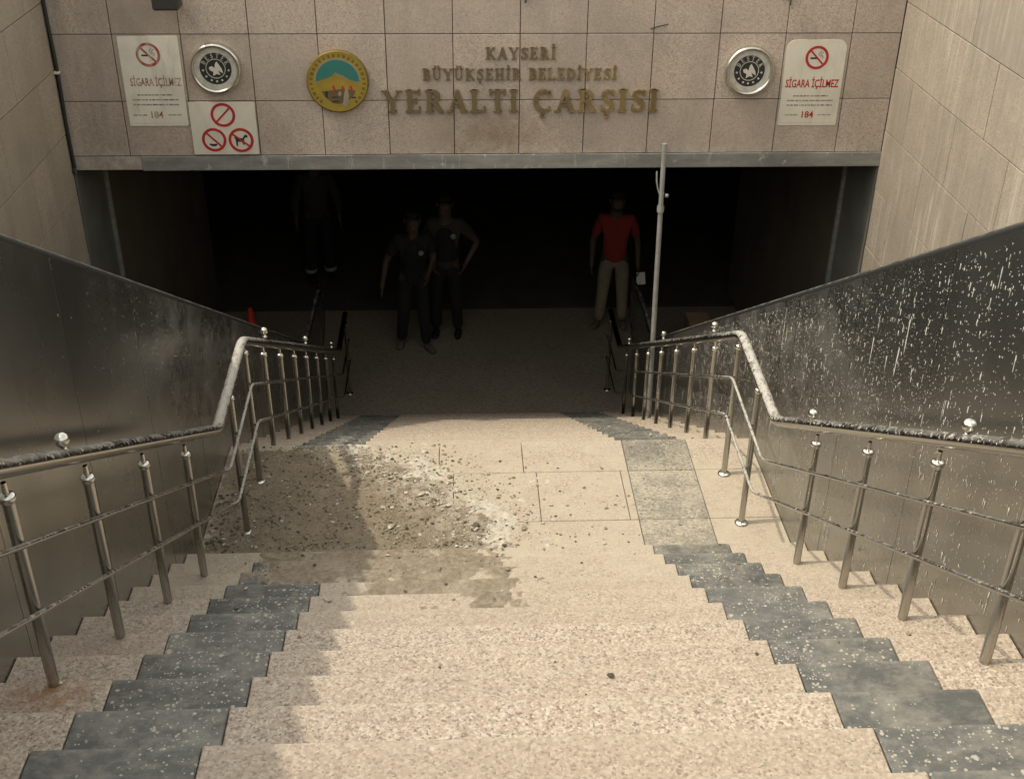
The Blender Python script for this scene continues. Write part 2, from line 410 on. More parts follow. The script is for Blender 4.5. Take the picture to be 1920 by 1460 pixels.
def trim():
    m = NT('weathered_metal_trim')
    a = m.noise(1.0, 6, 0.65, m.mapped((3.5, 3.5, 14))); b = m.noise(11, 5, 0.7)
    c = m.mix(m.rng(a, 0.35, 0.65), (0.22, 0.215, 0.195), (0.34, 0.33, 0.30))
    c = m.mix(m.rng(b, 0.60, 0.68, 0, 0.85), c, (0.56, 0.54, 0.48))
    c = m.mix(m.rng(m.noise(1.0, 5, 0.7, m.mapped((22, 22, 3))), 0.60, 0.70, 0, 0.6), c, (0.55, 0.53, 0.47))
    return m.out(c, 0.5, 0.35)
M['trim'] = trim()
M['pole'] = plain('painted_grey_pole', (0.36, 0.355, 0.325), 0.45, 0.3, 0.15, 14)
M['mud'] = mud_mat()
M['stone_mud'] = plain('clod', (0.22, 0.18, 0.115), 0.95, 0, 0.35, 30)
M['stone_dark'] = plain('dark_chip', (0.085, 0.072, 0.05), 0.9, 0, 0.35, 30)
M['stone_white'] = plain('plaster_crumb', (0.43, 0.385, 0.305), 0.9, 0, 0.3, 25)
M['splash'] = plain('dried_splash', (0.47, 0.445, 0.385), 0.9, 0, 0.35, 40)
M['sign_white'] = None
def sign_white(name, col, dirt):
    m = NT(name); a = m.noise(1.0, 6, 0.7, m.mapped((9, 9, 2.2))); b = m.noise(4, 5, 0.6)
    c = m.mix(m.rng(b, 0.4, 0.7), col, tuple(x*0.86 for x in col))
    c = m.mix(m.math('MULTIPLY', m.rng(a, 0.50, 0.72), dirt), c, (0.22, 0.185, 0.13))
    return m.out(c, 0.45, 0, 0.4)
M['sign'] = sign_white('sign_plate', (0.68, 0.62, 0.50), 0.25)
M['sign_old'] = sign_white('sign_plate_weathered', (0.74, 0.68, 0.56), 0.4)
M['red'] = plain('sign_red', (0.40, 0.022, 0.022), 0.5, 0, 0.15, 20)
def fade(name, col, to):
    m = NT(name); a = m.noise(1.0, 6, 0.7, m.mapped((30, 30, 9)))
    return m.out(m.mix(m.rng(a, 0.42, 0.62), col, to), 0.6)
M['red_old'] = fade('faded_red', (0.34, 0.035, 0.03), (0.40, 0.31, 0.22))
M['brown_old'] = fade('faded_lettering', (0.26, 0.085, 0.05), (0.46, 0.40, 0.31))
M['black'] = plain('sign_black', (0.022, 0.024, 0.022), 0.5, 0, 0.1)
M['smoke'] = plain('print_grey', (0.30, 0.30, 0.27), 0.6)
M['print'] = fade('small_print', (0.17, 0.16, 0.135), (0.42, 0.385, 0.31))
M['brass'] = None
def brass():
    m = NT('tarnished_brass')
    xyz = m.sep(); a = m.noise(16, 5, 0.6)
    f = m.rng(m.math('ADD', m.rng(xyz[0], 0.1, 1.3, -0.25, 0.30), a), 0.45, 0.72)
    c = m.mix(f, (0.20, 0.145, 0.075), (0.50, 0.38, 0.17))
    return m.out(c, m.rng(f, 0, 1, 0.55, 0.3), m.rng(f, 0, 1, 0.55, 0.95))
M['brass'] = brass()
M['gold'] = plain('emblem_gold', (0.36, 0.255, 0.042), 0.42, 0.25, 0.12, 18)
M['gold_dark'] = plain('emblem_dark_gold', (0.17, 0.115, 0.022), 0.5, 0.15, 0.15, 18)
M['teal'] = plain('emblem_teal', (0.030, 0.155, 0.125), 0.5, 0, 0.08, 12)
M['emb_brown'] = plain('emblem_brown', (0.12, 0.078, 0.025), 0.6)
M['emb_grey'] = plain('emblem_grey', (0.30, 0.255, 0.19), 0.5, 0.2)
M['medal'] = plain('medallion_steel', (0.62, 0.585, 0.51), 0.24, 0.9, 0.12, 14)
M['medal_flat'] = plain('medallion_ring', (0.50, 0.46, 0.38), 0.6, 0.1, 0.2, 24)
M['lampblack'] = plain('lamp_housing', (0.03, 0.028, 0.024), 0.5)
M['cable'] = plain('black_cable', (0.02, 0.02, 0.018), 0.6)
M['hall_floor'] = None
def hall_floor():
    m = NT('hall_floor')
    c = speckle(m, (0.30, 0.258, 0.19), (0.14, 0.12, 0.09), (0.37, 0.32, 0.245), 60, 40)
    c = m.mix(m.rng(m.noise(1.6, 5), 0.4, 0.7, 0, 0.4), c, (0.20, 0.17, 0.12))
    return m.out(c, 0.55, 0, 0.3)
M['hall_floor'] = hall_floor()
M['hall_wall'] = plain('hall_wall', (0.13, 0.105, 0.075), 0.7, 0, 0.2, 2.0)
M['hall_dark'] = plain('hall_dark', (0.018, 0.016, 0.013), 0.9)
M['jamb'] = plain('jamb_metal', (0.17, 0.165, 0.14), 0.5, 0.2, 0.2, 3)
M['asphalt'] = plain('paving', (0.20, 0.18, 0.15), 0.85, 0, 0.15, 1.5)
M['cone'] = plain('cone_red', (0.55, 0.03, 0.02), 0.5)
M['paper'] = plain('paper', (0.75, 0.73, 0.66), 0.7)
M['carton'] = plain('carton', (0.30, 0.20, 0.11), 0.8)

# ------------------------------------------------------------------ stair geometry (metres, eye at z = 0)
RUN = 0.30; T1 = 0.5826; H0 = 1.0133; Y0 = 2.1098
P_X = 1.6875; SA, SB = 0.8456, 1.2667
def nos1(y): return -H0 - T1*y
YL0 = Y0+RUN*10; ZL = nos1(YL0) - RUN*T1             # landing
YL1 = 6.44; T2 = 0.56
N2 = 15; RISE2 = RUN*T2
ZF = ZL - N2*RISE2; YF = YL1 + RUN*(N2-1)             # hall floor
def nos2(y): return ZL - T2*(y-YL1)
STREET = -1.02
WX = 3.32; YLIN = 9.30; ZLIN = -3.325
steps = []                                           # (y_back, y_nose, z_top)
for k in range(-6, 11): steps.append((Y0+RUN*(k-1), Y0+RUN*k, nos1(Y0+RUN*k)))
lower = []
for i in range(1, N2): lower.append((YL1+RUN*(i-1), YL1+RUN*i, ZL-RISE2*i))

# ground round the stairwell
g = MB(); B = 400
x0, x1, ya, yb = -WX-0.02, WX+0.02, Y0-RUN*7, YLIN+0.02
g.add([(-B, -B, STREET), (B, -B, STREET), (B, ya, STREET), (-B, ya, STREET)], [(0, 1, 2, 3)])
g.add([(-B, ya, STREET), (x0, ya, STREET), (x0, yb, STREET), (-B, yb, STREET)], [(0, 1, 2, 3)])
g.add([(x1, ya, STREET), (B, ya, STREET), (B, yb, STREET), (x1, yb, STREET)], [(0, 1, 2, 3)])
g.add([(-B, yb, STREET), (B, yb, STREET), (B, B, STREET), (-B, B, STREET)], [(0, 1, 2, 3)])
tag(g.build('ground', M['asphalt']), kind='structure')

# concrete body of both flights
def flight_body(name, sts, zback, zend):
    m = MB(); prof = []
    th = 0.032
    y0_ = sts[0][0]
    prof.append((y0_-0.012, zback-0.9)); 
    for (a, b, z) in sts:
        prof.append((a-0.012, z-th)); prof.append((b-0.012, z-th))
    prof.append((sts[-1][1]-0.012, zend-0.25)); 
    prof.append((sts[-1][1]-0.012, zend-0.9))
    n = len(prof)
    for i in range(n-1):
        (ya_, za), (yb_, zb) = prof[i], prof[i+1]
        m.add([(-P_X, ya_, za), (P_X, ya_, za), (P_X, yb_, zb), (-P_X, yb_, zb)], [(0, 1, 2, 3)])
    return tag(m.build(name, M['concrete']), kind='structure')
st_up = flight_body('stairs', steps, steps[0][2], ZL)
st_lo = flight_body('stairs', lower, lower[0][2], ZF)

slab_cache = {}
def slab(parent, x0, x1, y0, y1, z, mat, name, th=0.03, bev=0.004, dz=0.0):
    key = (round(x1-x0, 4), round(y1-y0, 4), th, mat.name)
    if key not in slab_cache:
        m = MB(); wx, wy = (x1-x0)/2-0.0012, (y1-y0)/2-0.0006
        m.box(-wx, wx, -wy, wy, -th, 0, bev); slab_cache[key] = m.mesh(name, mat)
    return link(name, slab_cache[key], parent, ((x0+x1)/2, (y0+y1)/2, z+dz))
rs = random.Random(5)
for parent, sts in ((st_up, steps), (st_lo, lower)):
    for (a, b, z) in sts:
        for (xa, xb, mt, nm) in ((-P_X, -SB, M['granite'], 'tread_slab'), (-SB, -SA, M['strip'], 'strip_tile'), (-SA, SA, M['granite'], 'tread_slab'), (SA, SB, M['strip'], 'strip_tile'), (SB, P_X, M['granite'], 'tread_slab')):
            sh = rs.uniform(-0.007, 0.007) if nm == 'strip_tile' else 0
            slab(parent, xa+0.0005, xb-0.0005, a-0.011, b, z, mt, nm, dz=rs.uniform(-0.0012, 0.0012)-(0.001 if nm == 'strip_tile' else 0))
# landing
lb = MB(); lb.box(-P_X, P_X, YL0-0.012, YL1-0.012, ZL-0.5, ZL-0.031)
landing = tag(lb.build('landing', M['concrete']), kind='structure')
ys = [YL0-0.011, 5.575, 6.085, YL1]
for j in range(3):
    cols = [(-P_X, -SB, 'granite', 'paver'), (-SB, -SA, 'strip', 'strip_tile'), (SA, SB, 'strip', 'strip_tile'), (SB, P_X, 'granite', 'paver')]
    inner = [-SA, -0.775, -0.25, 0.268, 0.795, SA] if j == 1 else [-SA, -0.34, 0.19, SA] if j == 2 else [-SA, -0.1, SA]
    cols += [(inner[i], inner[i+1], 'granite', 'paver') for i in range(len(inner)-1)]
    for xa, xb, mt, nm in cols:
        slab(landing, xa+0.0007, xb-0.0007, ys[j]+0.0012, ys[j+1]-(0.0012 if j < 2 else 0), ZL, M[mt], nm, bev=0.003, dz=rs.uniform(-0.001, 0.001))

# ------------------------------------------------------------------ granite side walls
def cap_z(y):
    if y < 1.19: return -0.07
    return max(0.6386-0.5954*y, -5.445)
panel_cache = {}
def stone(parent, u0, u1, z0, z1, mat, axis, plane, sgn, gap=0.0032, th=0.03, rnd=rs):
    """a facing stone on the plane axis=plane, visible face looking to sgn"""
    key = (axis, sgn, round(u1-u0, 3), round(z1-z0, 3), mat.name)
    if key not in panel_cache:
        m = MB(); hu, hz = (u1-u0)/2-gap, (z1-z0)/2-gap
        if axis == 'x': m.box(-th/2, th/2, -hu, hu, -hz, hz, 0.0025)
        else: m.box(-hu, hu, -th/2, th/2, -hz, hz, 0.0025)
        panel_cache[key] = m.mesh('granite_panel', mat)
    off = plane - sgn*(th/2) + rnd.uniform(-0.0015, 0.0015)
    loc = (off, (u0+u1)/2, (z0+z1)/2) if axis == 'x' else ((u0+u1)/2, off, (z0+z1)/2)
    return link('granite_panel', panel_cache[key], parent, loc)
for s, nm in ((-1, 'left'), (1, 'right')):
    m = MB(); xa, xb = sorted((s*(WX+0.022), s*(WX+0.3)))
    m.box(xa, xb, ya, YLIN+0.9, ZF-0.2, STREET-0.004)
    wl = m.build('granite_wall', M['grout'])
    tag(wl, ('shaded' if s < 0 else 'sunlit') + ' granite panel wall on the ' + nm + ' side, above the steel balustrade', 'wall', 'granite side walls of the stairwell')
    zs = [STREET-0.004, -1.488] + [-2.0-0.512*i for i in range(9)]
    L = 0.90
    for r in range(len(zs)-1):
        off = 0.0 if r % 2 == 0 else 0.33
        y = YLIN - (0.42 if r % 2 else 0.90)
        edges = [YLIN]
        while y > ya: edges.append(y); y -= L
        edges.append(ya)
        for i in range(len(edges)-1):
            y1_, y0_ = edges[i], edges[i+1]
            if y1_-y0_ < 0.06: continue
            if zs[r] < cap_z(y1_) - 1.15: continue
            stone(wl, y0_, y1_, zs[r+1], zs[r], M['wall_l'] if s < 0 else M['wall_r'], 'x', s*WX, -s)

# ------------------------------------------------------------------ lintel over the passage
m = MB(); m.box(-WX+0.001, WX-0.001, YLIN+0.022, YLIN+0.55, ZLIN+0.004, STREET-0.004)
lin = m.build('lintel_wall', M['grout'])
tag(lin, 'granite lintel wall over the dark passage carrying the emblem and signs', 'wall')
xj = [-WX+0.002, -2.842] + [-2.32+0.5245*i for i in range(11)]
xj = [x for x in xj if x < WX-0.05]+[WX-0.002]
zj = [STREET-0.004, -1.20, -1.72, -2.24, -2.762, -3.209]
for r in range(len(zj)-1):
    for i in range(len(xj)-1):
        stone(lin, xj[i], xj[i+1], zj[r+1], zj[r], M['lintel'], 'y', YLIN, -1)
# strip below the stones: metal trim, bare on the left
m = MB(); m.box(-2.755, WX-0.003, YLIN-0.012, YLIN+0.02, ZLIN, -3.210, 0.002); m.box(-2.755, WX-0.003, YLIN-0.012, YLIN+0.30, ZLIN-0.004, ZLIN-0.0005)
m.build('metal_trim', M['trim'], lin)
m = MB(); m.box(-WX+0.003, -2.758, YLIN-0.001, YLIN+0.02, ZLIN, -3.212, 0.002); m.build('trim_end', M['lintel'], lin)

# ------------------------------------------------------------------ hall behind the lintel
HY = 21.0
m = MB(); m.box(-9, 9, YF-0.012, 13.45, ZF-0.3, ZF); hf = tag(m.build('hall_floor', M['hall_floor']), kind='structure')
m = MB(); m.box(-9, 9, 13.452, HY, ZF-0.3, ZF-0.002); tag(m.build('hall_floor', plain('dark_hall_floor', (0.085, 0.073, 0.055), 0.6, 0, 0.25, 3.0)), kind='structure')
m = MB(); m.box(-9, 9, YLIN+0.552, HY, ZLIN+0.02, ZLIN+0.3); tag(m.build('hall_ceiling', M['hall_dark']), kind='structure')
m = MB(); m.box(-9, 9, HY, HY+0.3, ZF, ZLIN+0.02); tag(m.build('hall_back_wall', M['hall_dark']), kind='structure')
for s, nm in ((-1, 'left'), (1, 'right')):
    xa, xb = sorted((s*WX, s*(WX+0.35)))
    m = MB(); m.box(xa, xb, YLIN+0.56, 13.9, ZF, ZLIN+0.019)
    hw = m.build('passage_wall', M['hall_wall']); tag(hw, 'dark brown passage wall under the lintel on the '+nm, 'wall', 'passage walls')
    xa, xb = sorted((s*(WX-0.012), s*(WX-0.001)))
    m = MB(); m.box(xa, xb, YLIN+0.004, 10.02, ZF, ZLIN-0.006); m.build('metal_jamb', M['jamb'], hw)
    xa, xb = sorted((s*(WX-0.045), s*(WX-0.001)))
    m = MB(); m.box(xa, xb, 10.022, 10.06, ZF, ZLIN-0.006, 0.003); m.build('vertical_trim', M['trim'], hw)
    xa, xb = sorted((s*(WX+0.36), s*9.0))
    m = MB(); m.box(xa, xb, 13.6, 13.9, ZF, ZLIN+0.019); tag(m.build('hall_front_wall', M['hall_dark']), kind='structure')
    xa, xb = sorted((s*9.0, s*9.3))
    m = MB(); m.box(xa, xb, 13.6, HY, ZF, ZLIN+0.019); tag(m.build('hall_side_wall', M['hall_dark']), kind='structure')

# ------------------------------------------------------------------ steel clad escalators either side of the stairs
def escalator(s, nm):
    root = empty('escalator', (s*P_X, 6.0, nos1(6.0)), ('drip stained' if s > 0 else 'smooth grey')+' steel clad escalator side with black handrail, '+nm+' of the stairs', 'escalator', 'escalators flanking the stairs')
    mat = M['steel_r'] if s > 0 else M['steel_l']
    ye = [-0.25, 1.19] + [4.02+0.885*i for i in range(-3, 8)] + [11.35]
    ye = sorted(set([y for y in ye if y <= 11.35]))
    for i in range(len(ye)-1):
        a, b = ye[i]+0.0015, ye[i+1]-0.0015
        cuts = [a]+[c for c in (1.19, 10.217) if a < c < b]+[b]
        m = MB(); xi, xo = s*P_X, s*(P_X+0.05)
        for q in range(len(cuts)-1):
            c0, c1 = cuts[q], cuts[q+1]
            t0, t1 = cap_z(c0)-0.012, cap_z(c1)-0.012
            b0, b1 = max(t0-2.25, ZF-0.02), max(t1-2.25, ZF-0.02)
            v = [(xi, c0, b0), (xi, c1, b1), (xi, c1, t1), (xi, c0, t0), (xo, c0, b0), (xo, c1, b1), (xo, c1, t1), (xo, c0, t0)]
            f = [(0, 1, 2, 3), (4, 7, 6, 5), (3, 2, 6, 7), (0, 4, 5, 1)]
            if q == 0: f.append((0, 3, 7, 4))
            if q == len(cuts)-2: f.append((1, 5, 6, 2))
            m.add(v, f if s < 0 else [tuple(reversed(x)) for x in f])
        m.build('steel_panel', mat, root)
        if i > 0 and abs(ye[i]-1.19) > 0.01:
            t = cap_z(ye[i])-0.02; bt = max(t-2.2, ZF)
            m = MB(); xa, xb = sorted((s*(P_X-0.0012), s*(P_X+0.03))); m.box(xa, xb, ye[i]-0.0042, ye[i]+0.0042, bt, t); m.build('joint_strip', M['post'], root)
    # outer skin and the moving bed, below the rim
    m = MB(); pr = []
    yy = -0.25
    while yy < 11.3:
        z = cap_z(yy)-0.95
        pr.append((yy, z)); pr.append((yy+0.4, z)); yy += 0.4
    xa, xb = s*(P_X+0.052), s*(WX-0.06)
    for i in range(len(pr)-1):
        m.add([(xa, pr[i][0], pr[i][1]), (xb, pr[i][0], pr[i][1]), (xb, pr[i+1][0], pr[i+1][1]), (xa, pr[i+1][0], pr[i+1][1])], [(0, 1, 2, 3)])
    m.build('moving_steps', M['hall_dark'], root)
    # handrail
    pts = [(-0.25, -0.07), (1.19, -0.07), (10.217, -5.445), (11.45, -5.445), (11.75, -5.6), (11.75, -5.95), (11.4, -6.1)]
    pts = smooth_path([(s*(P_X+0.028), a, b) for a, b in pts], 0.30, 6)
    m = MB(); m.tube(pts, 0.022, 10); hr = m.build('handrail', M['rubber'], root)
    m = MB(); m.tube([(p[0]-s*0.012, p[1], p[2]-0.028) for p in pts[:-8]], 0.010, 8); m.build('rim_profile', M['post'], root)
    m = MB(); xa, xb = sorted((s*(P_X+0.012), s*(P_X+0.044))); m.box(xa, xb, 11.352, 11.74, -5.95, -5.46, 0.01); m.build('newel_panel', mat, root)
    return root
escL = escalator(-1, 'left'); escR = escalator(1, 'right')

def fbm(x, y, sc, o=4, z=0.0):
    return noise.fractal(Vector((x*sc, y*sc, z)), 1.0, 2.0, o)
# dried drips and specks of plaster on the panels
def drips(s, n_long, n_dot, root, seed):
    rr = random.Random(seed); m = MB()
    xw = s*(P_X-0.0012)
    def drop(y, z, wd, ln, lean):
        q = [rr.uniform(0.6, 1.4) for _ in range(6)]; pts = [(0, 0), (-wd*0.5*q[0], -wd*0.6), (-wd*0.33*q[1], -ln*0.55), (-wd*0.30*q[2], -ln*0.9), (wd*0.1, -ln), (wd*0.30*q[3], -ln*0.85), (wd*0.33*q[4], -ln*0.55), (wd*0.5*q[5], -wd*0.6)]
        vs = [(xw, y+a+lean*b, z+b) for a, b in pts] + [(xw-s*0.0012, y+lean*-ln*0.4, z-ln*0.4)]
        fs = [(i, (i+1) % 8, 8) for i in range(8)]
        m.add(vs, fs if s > 0 else [tuple(reversed(f)) for f in fs])
    def place(lo, hi):
        y = rr.uniform(lo, hi); t = cap_z(y)-0.05
        base = nos1(y) if y < YL0 else (ZL if y < YL1 else nos2(y))
        return y, rr.uniform(base+0.02, t)
    for _ in range(n_long):
        y, z = place(2.3, 8.2) if rr.random() < 0.8 else place(2.3, 10)
        if s > 0 and y < 3.3 and rr.random() < 0.35: continue
        if s < 0: y, z = rr.gauss(6.0, 0.9), None
        if z is None:
            t = cap_z(y)-0.05; z = t-abs(rr.gauss(0, 0.35))
        if s > 0 and fbm(y, z*1.4, 2.2, 3, 4.4)+rr.uniform(-0.5, 0.5) < -0.38: continue
        wd = 0.0024+0.0085*rr.random()**2.4; ln = wd*rr.uniform(1.3, 4.0)
        if rr.random() < 0.05: ln *= rr.uniform(3, 6)
        if ln > 0.1: wd *= 1.15
        drop(y, z, wd, ln, rr.gauss(0, 0.025))
        if rr.random() < 0.08: drop(y+rr.uniform(-0.01, 0.01), z-ln-rr.uniform(0.003, 0.02), wd*0.7, ln*0.4, 0)
    for _ in range(n_dot):
        y, z = place(3.0, 8.0)
        if s < 0: y = rr.gauss(5.8, 0.7); z = cap_z(y)-0.05-abs(rr.gauss(0, 0.6))
        w_ = rr.uniform(0.0025, 0.006); drop(y, z, w_, w_*rr.uniform(1.1, 2.2), 0)
    o = m.build('plaster_splashes', M['splash'], root); o['kind'] = 'stuff'
drips(1, 4200, 5000, escR, 3)
drips(-1, 90, 900, escL, 4)

# ------------------------------------------------------------------ stair railings
def railing(s, nm):
    X = s*1.44
    root = empty('stair_railing', (X, 5.5, ZL), 'polished steel tube railing spattered with plaster, '+nm+' side of the stairs', 'railing', 'railings along the stairs')
    top = [(X, -0.02, nos1(-0.02)+0.775), (X, 5.135, nos1(5.135)+0.785), (X, 6.0, -3.168), (X, 10.6, nos2(10.6)+0.765), (X, 11.45, nos2(10.6)+0.765)]
    m = MB(); m.tube(smooth_path(top, 0.07, 6), 0.0285, 18); m.build('handrail', M['rail'], root)
    xi = X - s*0.026
    for h, zA, zB in ((0.508, -3.505, -3.455), (0.245, -3.785, -3.745)):
        a = 5.20 if h > 0.4 else 5.30; b = 6.0 if h > 0.4 else 6.06
        pts = [(xi, -0.02, nos1(-0.02)+h), (xi, a, zA), (xi, b, zB), (xi, 10.62, nos2(10.62)+h-0.01), (xi, 11.4, nos2(10.62)+h-0.01)]
        m = MB(); m.tube(smooth_path(pts, 0.06, 5), 0.0088, 10); m.build('mid_rail', M['rail'], root)
    def post(y, zb, zt, flange=False):
        m = MB(); m.tube([(0, 0, 0), (0, 0, zt-zb-0.062)], 0.0178, 16)
        p = m.build('post', M['post'], root, (X, y, zb))
        h = zt-zb
        m = MB(); m.lathe([(0.0, h-0.044), (0.013, h-0.045), (0.0225, h-0.051), (0.0245, h-0.060), (0.0225, h-0.070), (0.0182, h-0.076)][::-1], seg=16)
        m.lathe([(0.009, h-0.046), (0.008, h-0.01)], seg=10)
        m.build('collar', M['chrome'], p, (X, y, zb))
        if flange:
            m = MB(); m.lathe([(0.041, 0.0), (0.040, 0.007), (0.031, 0.014), (0.0181, 0.017)], seg=20); m.build('foot_flange', M['chrome'], p, (X, y, zb))
    def tread_z(y, sts):
        for a, b, z in sts:
            if a < y <= b+1e-6: return z
    for k in (-6, -4, -2, 0, 2, 4, 6, 8):
        y = Y0+RUN*k+0.005; y = y-0.02
        post(y, nos1(Y0+RUN*k), nos1(y)+0.775-0.03)
    for y in (5.52, 6.03): post(y, ZL, -3.2, True)
    for i in range(1, 14, 2):
        y = YL1+RUN*i*0.985-0.135+0.0
        z = None
        for a, b, zz in lower:
            if a <= y < b: z = zz
        if z is None: z = ZL
        post(y, z, nos2(y)+0.735)
    for y in (11.38,): post(y, ZF, nos2(10.6)+0.735, True)
    fin = [3.14, 4.6, 6.68, 8.35, 10.05] if s > 0 else [3.15, 6.7, 8.41, 10.05]
    for y in fin:
        z = (nos1(y) if y < YL0 else nos2(y))+0.775+0.028
        m = MB(); pr = [(0.018, 0.0), (0.016, 0.006), (0.010, 0.012), (0.009, 0.022)]
        for q in range(11):
            a = -math.pi/2+0.35+(math.pi-0.35)*q/10; pr.append((max(0.0, 0.0245*math.cos(a)), 0.042+0.0245*math.sin(a)))
        m.lathe(pr, seg=18); m.build('ball_finial', M['chrome'], root, (X, y, z))
    return root
railing(-1, 'left'); railing(1, 'right')

# ------------------------------------------------------------------ mud, rubble
def edge_x(y):      # right border of the mud on the landing
    pts = [(5.10, 0.12), (5.45, -0.02), (5.55, 0.02), (5.75, -0.17), (6.0, -0.32), (6.25, -0.58), (6.45, -0.90)]
    if y <= pts[0][0]: return pts[0][1]
    for (a, b), (c, d) in zip(pts, pts[1:]):
        if y <= c: return b+(d-b)*(y-a)/(c-a)
    return pts[-1][1]
def mud_h(x, y):
    e = edge_x(y)-x+0.17*fbm(x, y, 5.0, 4, 2.0)+0.06*fbm(x, y, 26, 3, 4.0)
    h = 0.020*max(-1.0, min(1.0, e/0.22))
    h = min(h, 0.016)+0.006*fbm(x, y, 9, 4, 7.0)+0.006*fbm(x, y, 34, 4, 1.0)
    h -= 0.02*max(0, (y-6.32)/0.12)
    h -= 0.010*max(0, (-x-1.45)/0.2)
    return h-0.002
THICK = []
m = MB()
def sheet(x0, x1, y0, y1, zb, hf, d):
    nx, ny = int((x1-x0)/d)+1, int((y1-y0)/d)+1
    hs_ = [[hf(x0+(x1-x0)*i/nx, y0+(y1-y0)*j/ny) for i in range(nx+1)] for j in range(ny+1)]
    ids = {}; vs = []; fs = []
    def vid(i, j):
        if (i, j) not in ids:
            ids[(i, j)] = len(vs); vs.append((x0+(x1-x0)*i/nx, y0+(y1-y0)*j/ny, zb+hs_[j][i]))
        return ids[(i, j)]
    for j in range(ny):
        for i in range(nx):
            if max(hs_[j][i], hs_[j][i+1], hs_[j+1][i], hs_[j+1][i+1]) > -0.001:
                fs.append((vid(i, j), vid(i+1, j), vid(i+1, j+1), vid(i, j+1)))
    m.add(vs, fs, 0, True); THICK.extend(v[2]-zb for v in vs)
sheet(-P_X+0.004, 0.3, YL0+0.004, YL1-0.003, ZL, mud_h, 0.014)
tread_mud = {10: (-1.30, 0.02), 9: (-1.22, 0.04), 8: (-1.22, 0.10), 7: (-0.75, 0.15), 6: (-0.30, 0.13)}
for k, (xa, xb) in tread_mud.items():
    a, b, z = [t for t in steps if abs(t[1]-(Y0+RUN*k)) < 1e-6][0]
    def hf(x, y, xa=xa, xb=xb, k=k):
        e = min(x-xa, xb-x)+0.15*fbm(x, y, 9, 5, k*3.1)+0.07*fbm(x, y, 34, 3, k)
        h = 0.009*max(-1, min(0.7, e/0.12))+0.0045*fbm(x, y, 34, 4, k)
        h -= (0.012 if k <= 8 else 0.006)*max(0, 0.15+fbm(x, y, 6.5, 5, k*1.7))
        return min(h, 0.012)-0.001
    sheet(xa-0.12, xb+0.12, a+0.004, b-0.004, z, hf, 0.013)
MUD_MB = m; MUD_TH = list(THICK); m = MB()
def dust_h(x, y):
    e = x-edge_x(y)
    band = math.exp(-((e+0.02)/0.20)**2)*(1.0 if y > 5.3 else 0.6)
    f = fbm(x, y, 8.0, 6, 5.5)
    h = 0.010*(f+0.85*band-0.80)+0.007*fbm(x, y, 26, 5, 3.0)
    return min(h, 0.007)+max(-0.001, mud_h(x, y)-0.002 if e < 0.25 else 0)*(1 if h > 0 else 0)
sheet(-1.3, 0.6, YL0+0.01, YL1-0.004, ZL, dust_h, 0.013)
tag(m.build('plaster_dust', M['stone_white']), 'white plaster dust lying in patches along the edge of the mud', 'dust', kind='stuff')
m = MUD_MB
mud = tag(m.build('mud', M['mud']), 'dried brown mud spread over the left half of the landing', 'mud', kind='stuff')
at = mud.data.attributes.new('thickness', 'FLOAT', 'POINT'); at.data.foreach_set('value', MUD_TH)

def rock(m, c, r, rr, mi):
    # a lumpy octahedron cut to 18 faces
    vs = []
    for sx in (-1, 0, 1):
        pass
    base = [(1, 0, 0), (-1, 0, 0), (0, 1, 0), (0, -1, 0), (0, 0, 1), (0, 0, -0.7), (0.7, 0.7, 0.45), (-0.7, 0.7, 0.45), (0.7, -0.7, 0.45), (-0.7, -0.7, 0.45)]
    a = rr.uniform(0, 6.28); ca, sa = math.cos(a), math.sin(a)
    ex, ey, ez = rr.uniform(0.7, 1.5), rr.uniform(0.7, 1.2), rr.uniform(0.45, 0.9)
    for x, y, z in base:
        k = r*rr.uniform(0.75, 1.2); x, y, z = x*ex*k, y*ey*k, z*ez*k
        vs.append((c[0]+x*ca-y*sa, c[1]+x*sa+y*ca, c[2]+z))
    fs = [(4, 8, 6), (4, 6, 7), (4, 7, 9), (4, 9, 8), (0, 6, 8), (2, 7, 6), (1, 9, 7), (3, 8, 9), (0, 2, 6), (2, 1, 7), (1, 3, 9), (3, 0, 8), (5, 2, 0), (5, 1, 2), (5, 3, 1), (5, 0, 3)]
    m.add(vs, fs, mi)
m = MB(); rr = random.Random(21)
n = 0
while n < 7000:
    x, y = rr.uniform(-1.6, 1.1), rr.uniform(YL0+0.02, YL1-0.02)
    d = edge_x(y)-x
    p = 0.5 if d > 0 else 0.42*math.exp(d/0.22)+0.010
    p *= 0.35+1.1*max(0, 0.5+fbm(x, y, 4, 3, 9))
    if rr.random() > p: continue
    n += 1
    r = 0.0018+0.0085*rr.random()**3.4+(0.008 if rr.random() < 0.010 else 0)
    q = rr.random(); white = 0.06 if d > 0.45 else 0.50*math.exp(-((d-0.08)/0.25)**2)+0.12
    mi = 2 if q < white else 1 if q < white+(0.26 if d > 0.1 else 0.12) else 0
    if mi == 2: r *= 1.15
    h = max(0, mud_h(x, y)) if d > -0.1 else 0
    rock(m, (x, y, ZL+h+r*0.3), r, rr, mi)
n = 0
while n < 4200:
    x, y = rr.uniform(-1.66, 0.5), rr.uniform(YL0+0.01, YL1-0.01); d = edge_x(y)-x
    if rr.random() > (0.75 if d > 0 else math.exp(d/0.10))*(0.3+max(0, 0.6+fbm(x, y, 7, 3, 8.0))): continue
    n += 1; r = rr.uniform(0.0013, 0.0036)
    rock(m, (x, y, ZL+max(0, mud_h(x, y))+r*0.25), r, rr, 2 if rr.random() < (0.08 if d > 0.4 else 0.30) else 0)
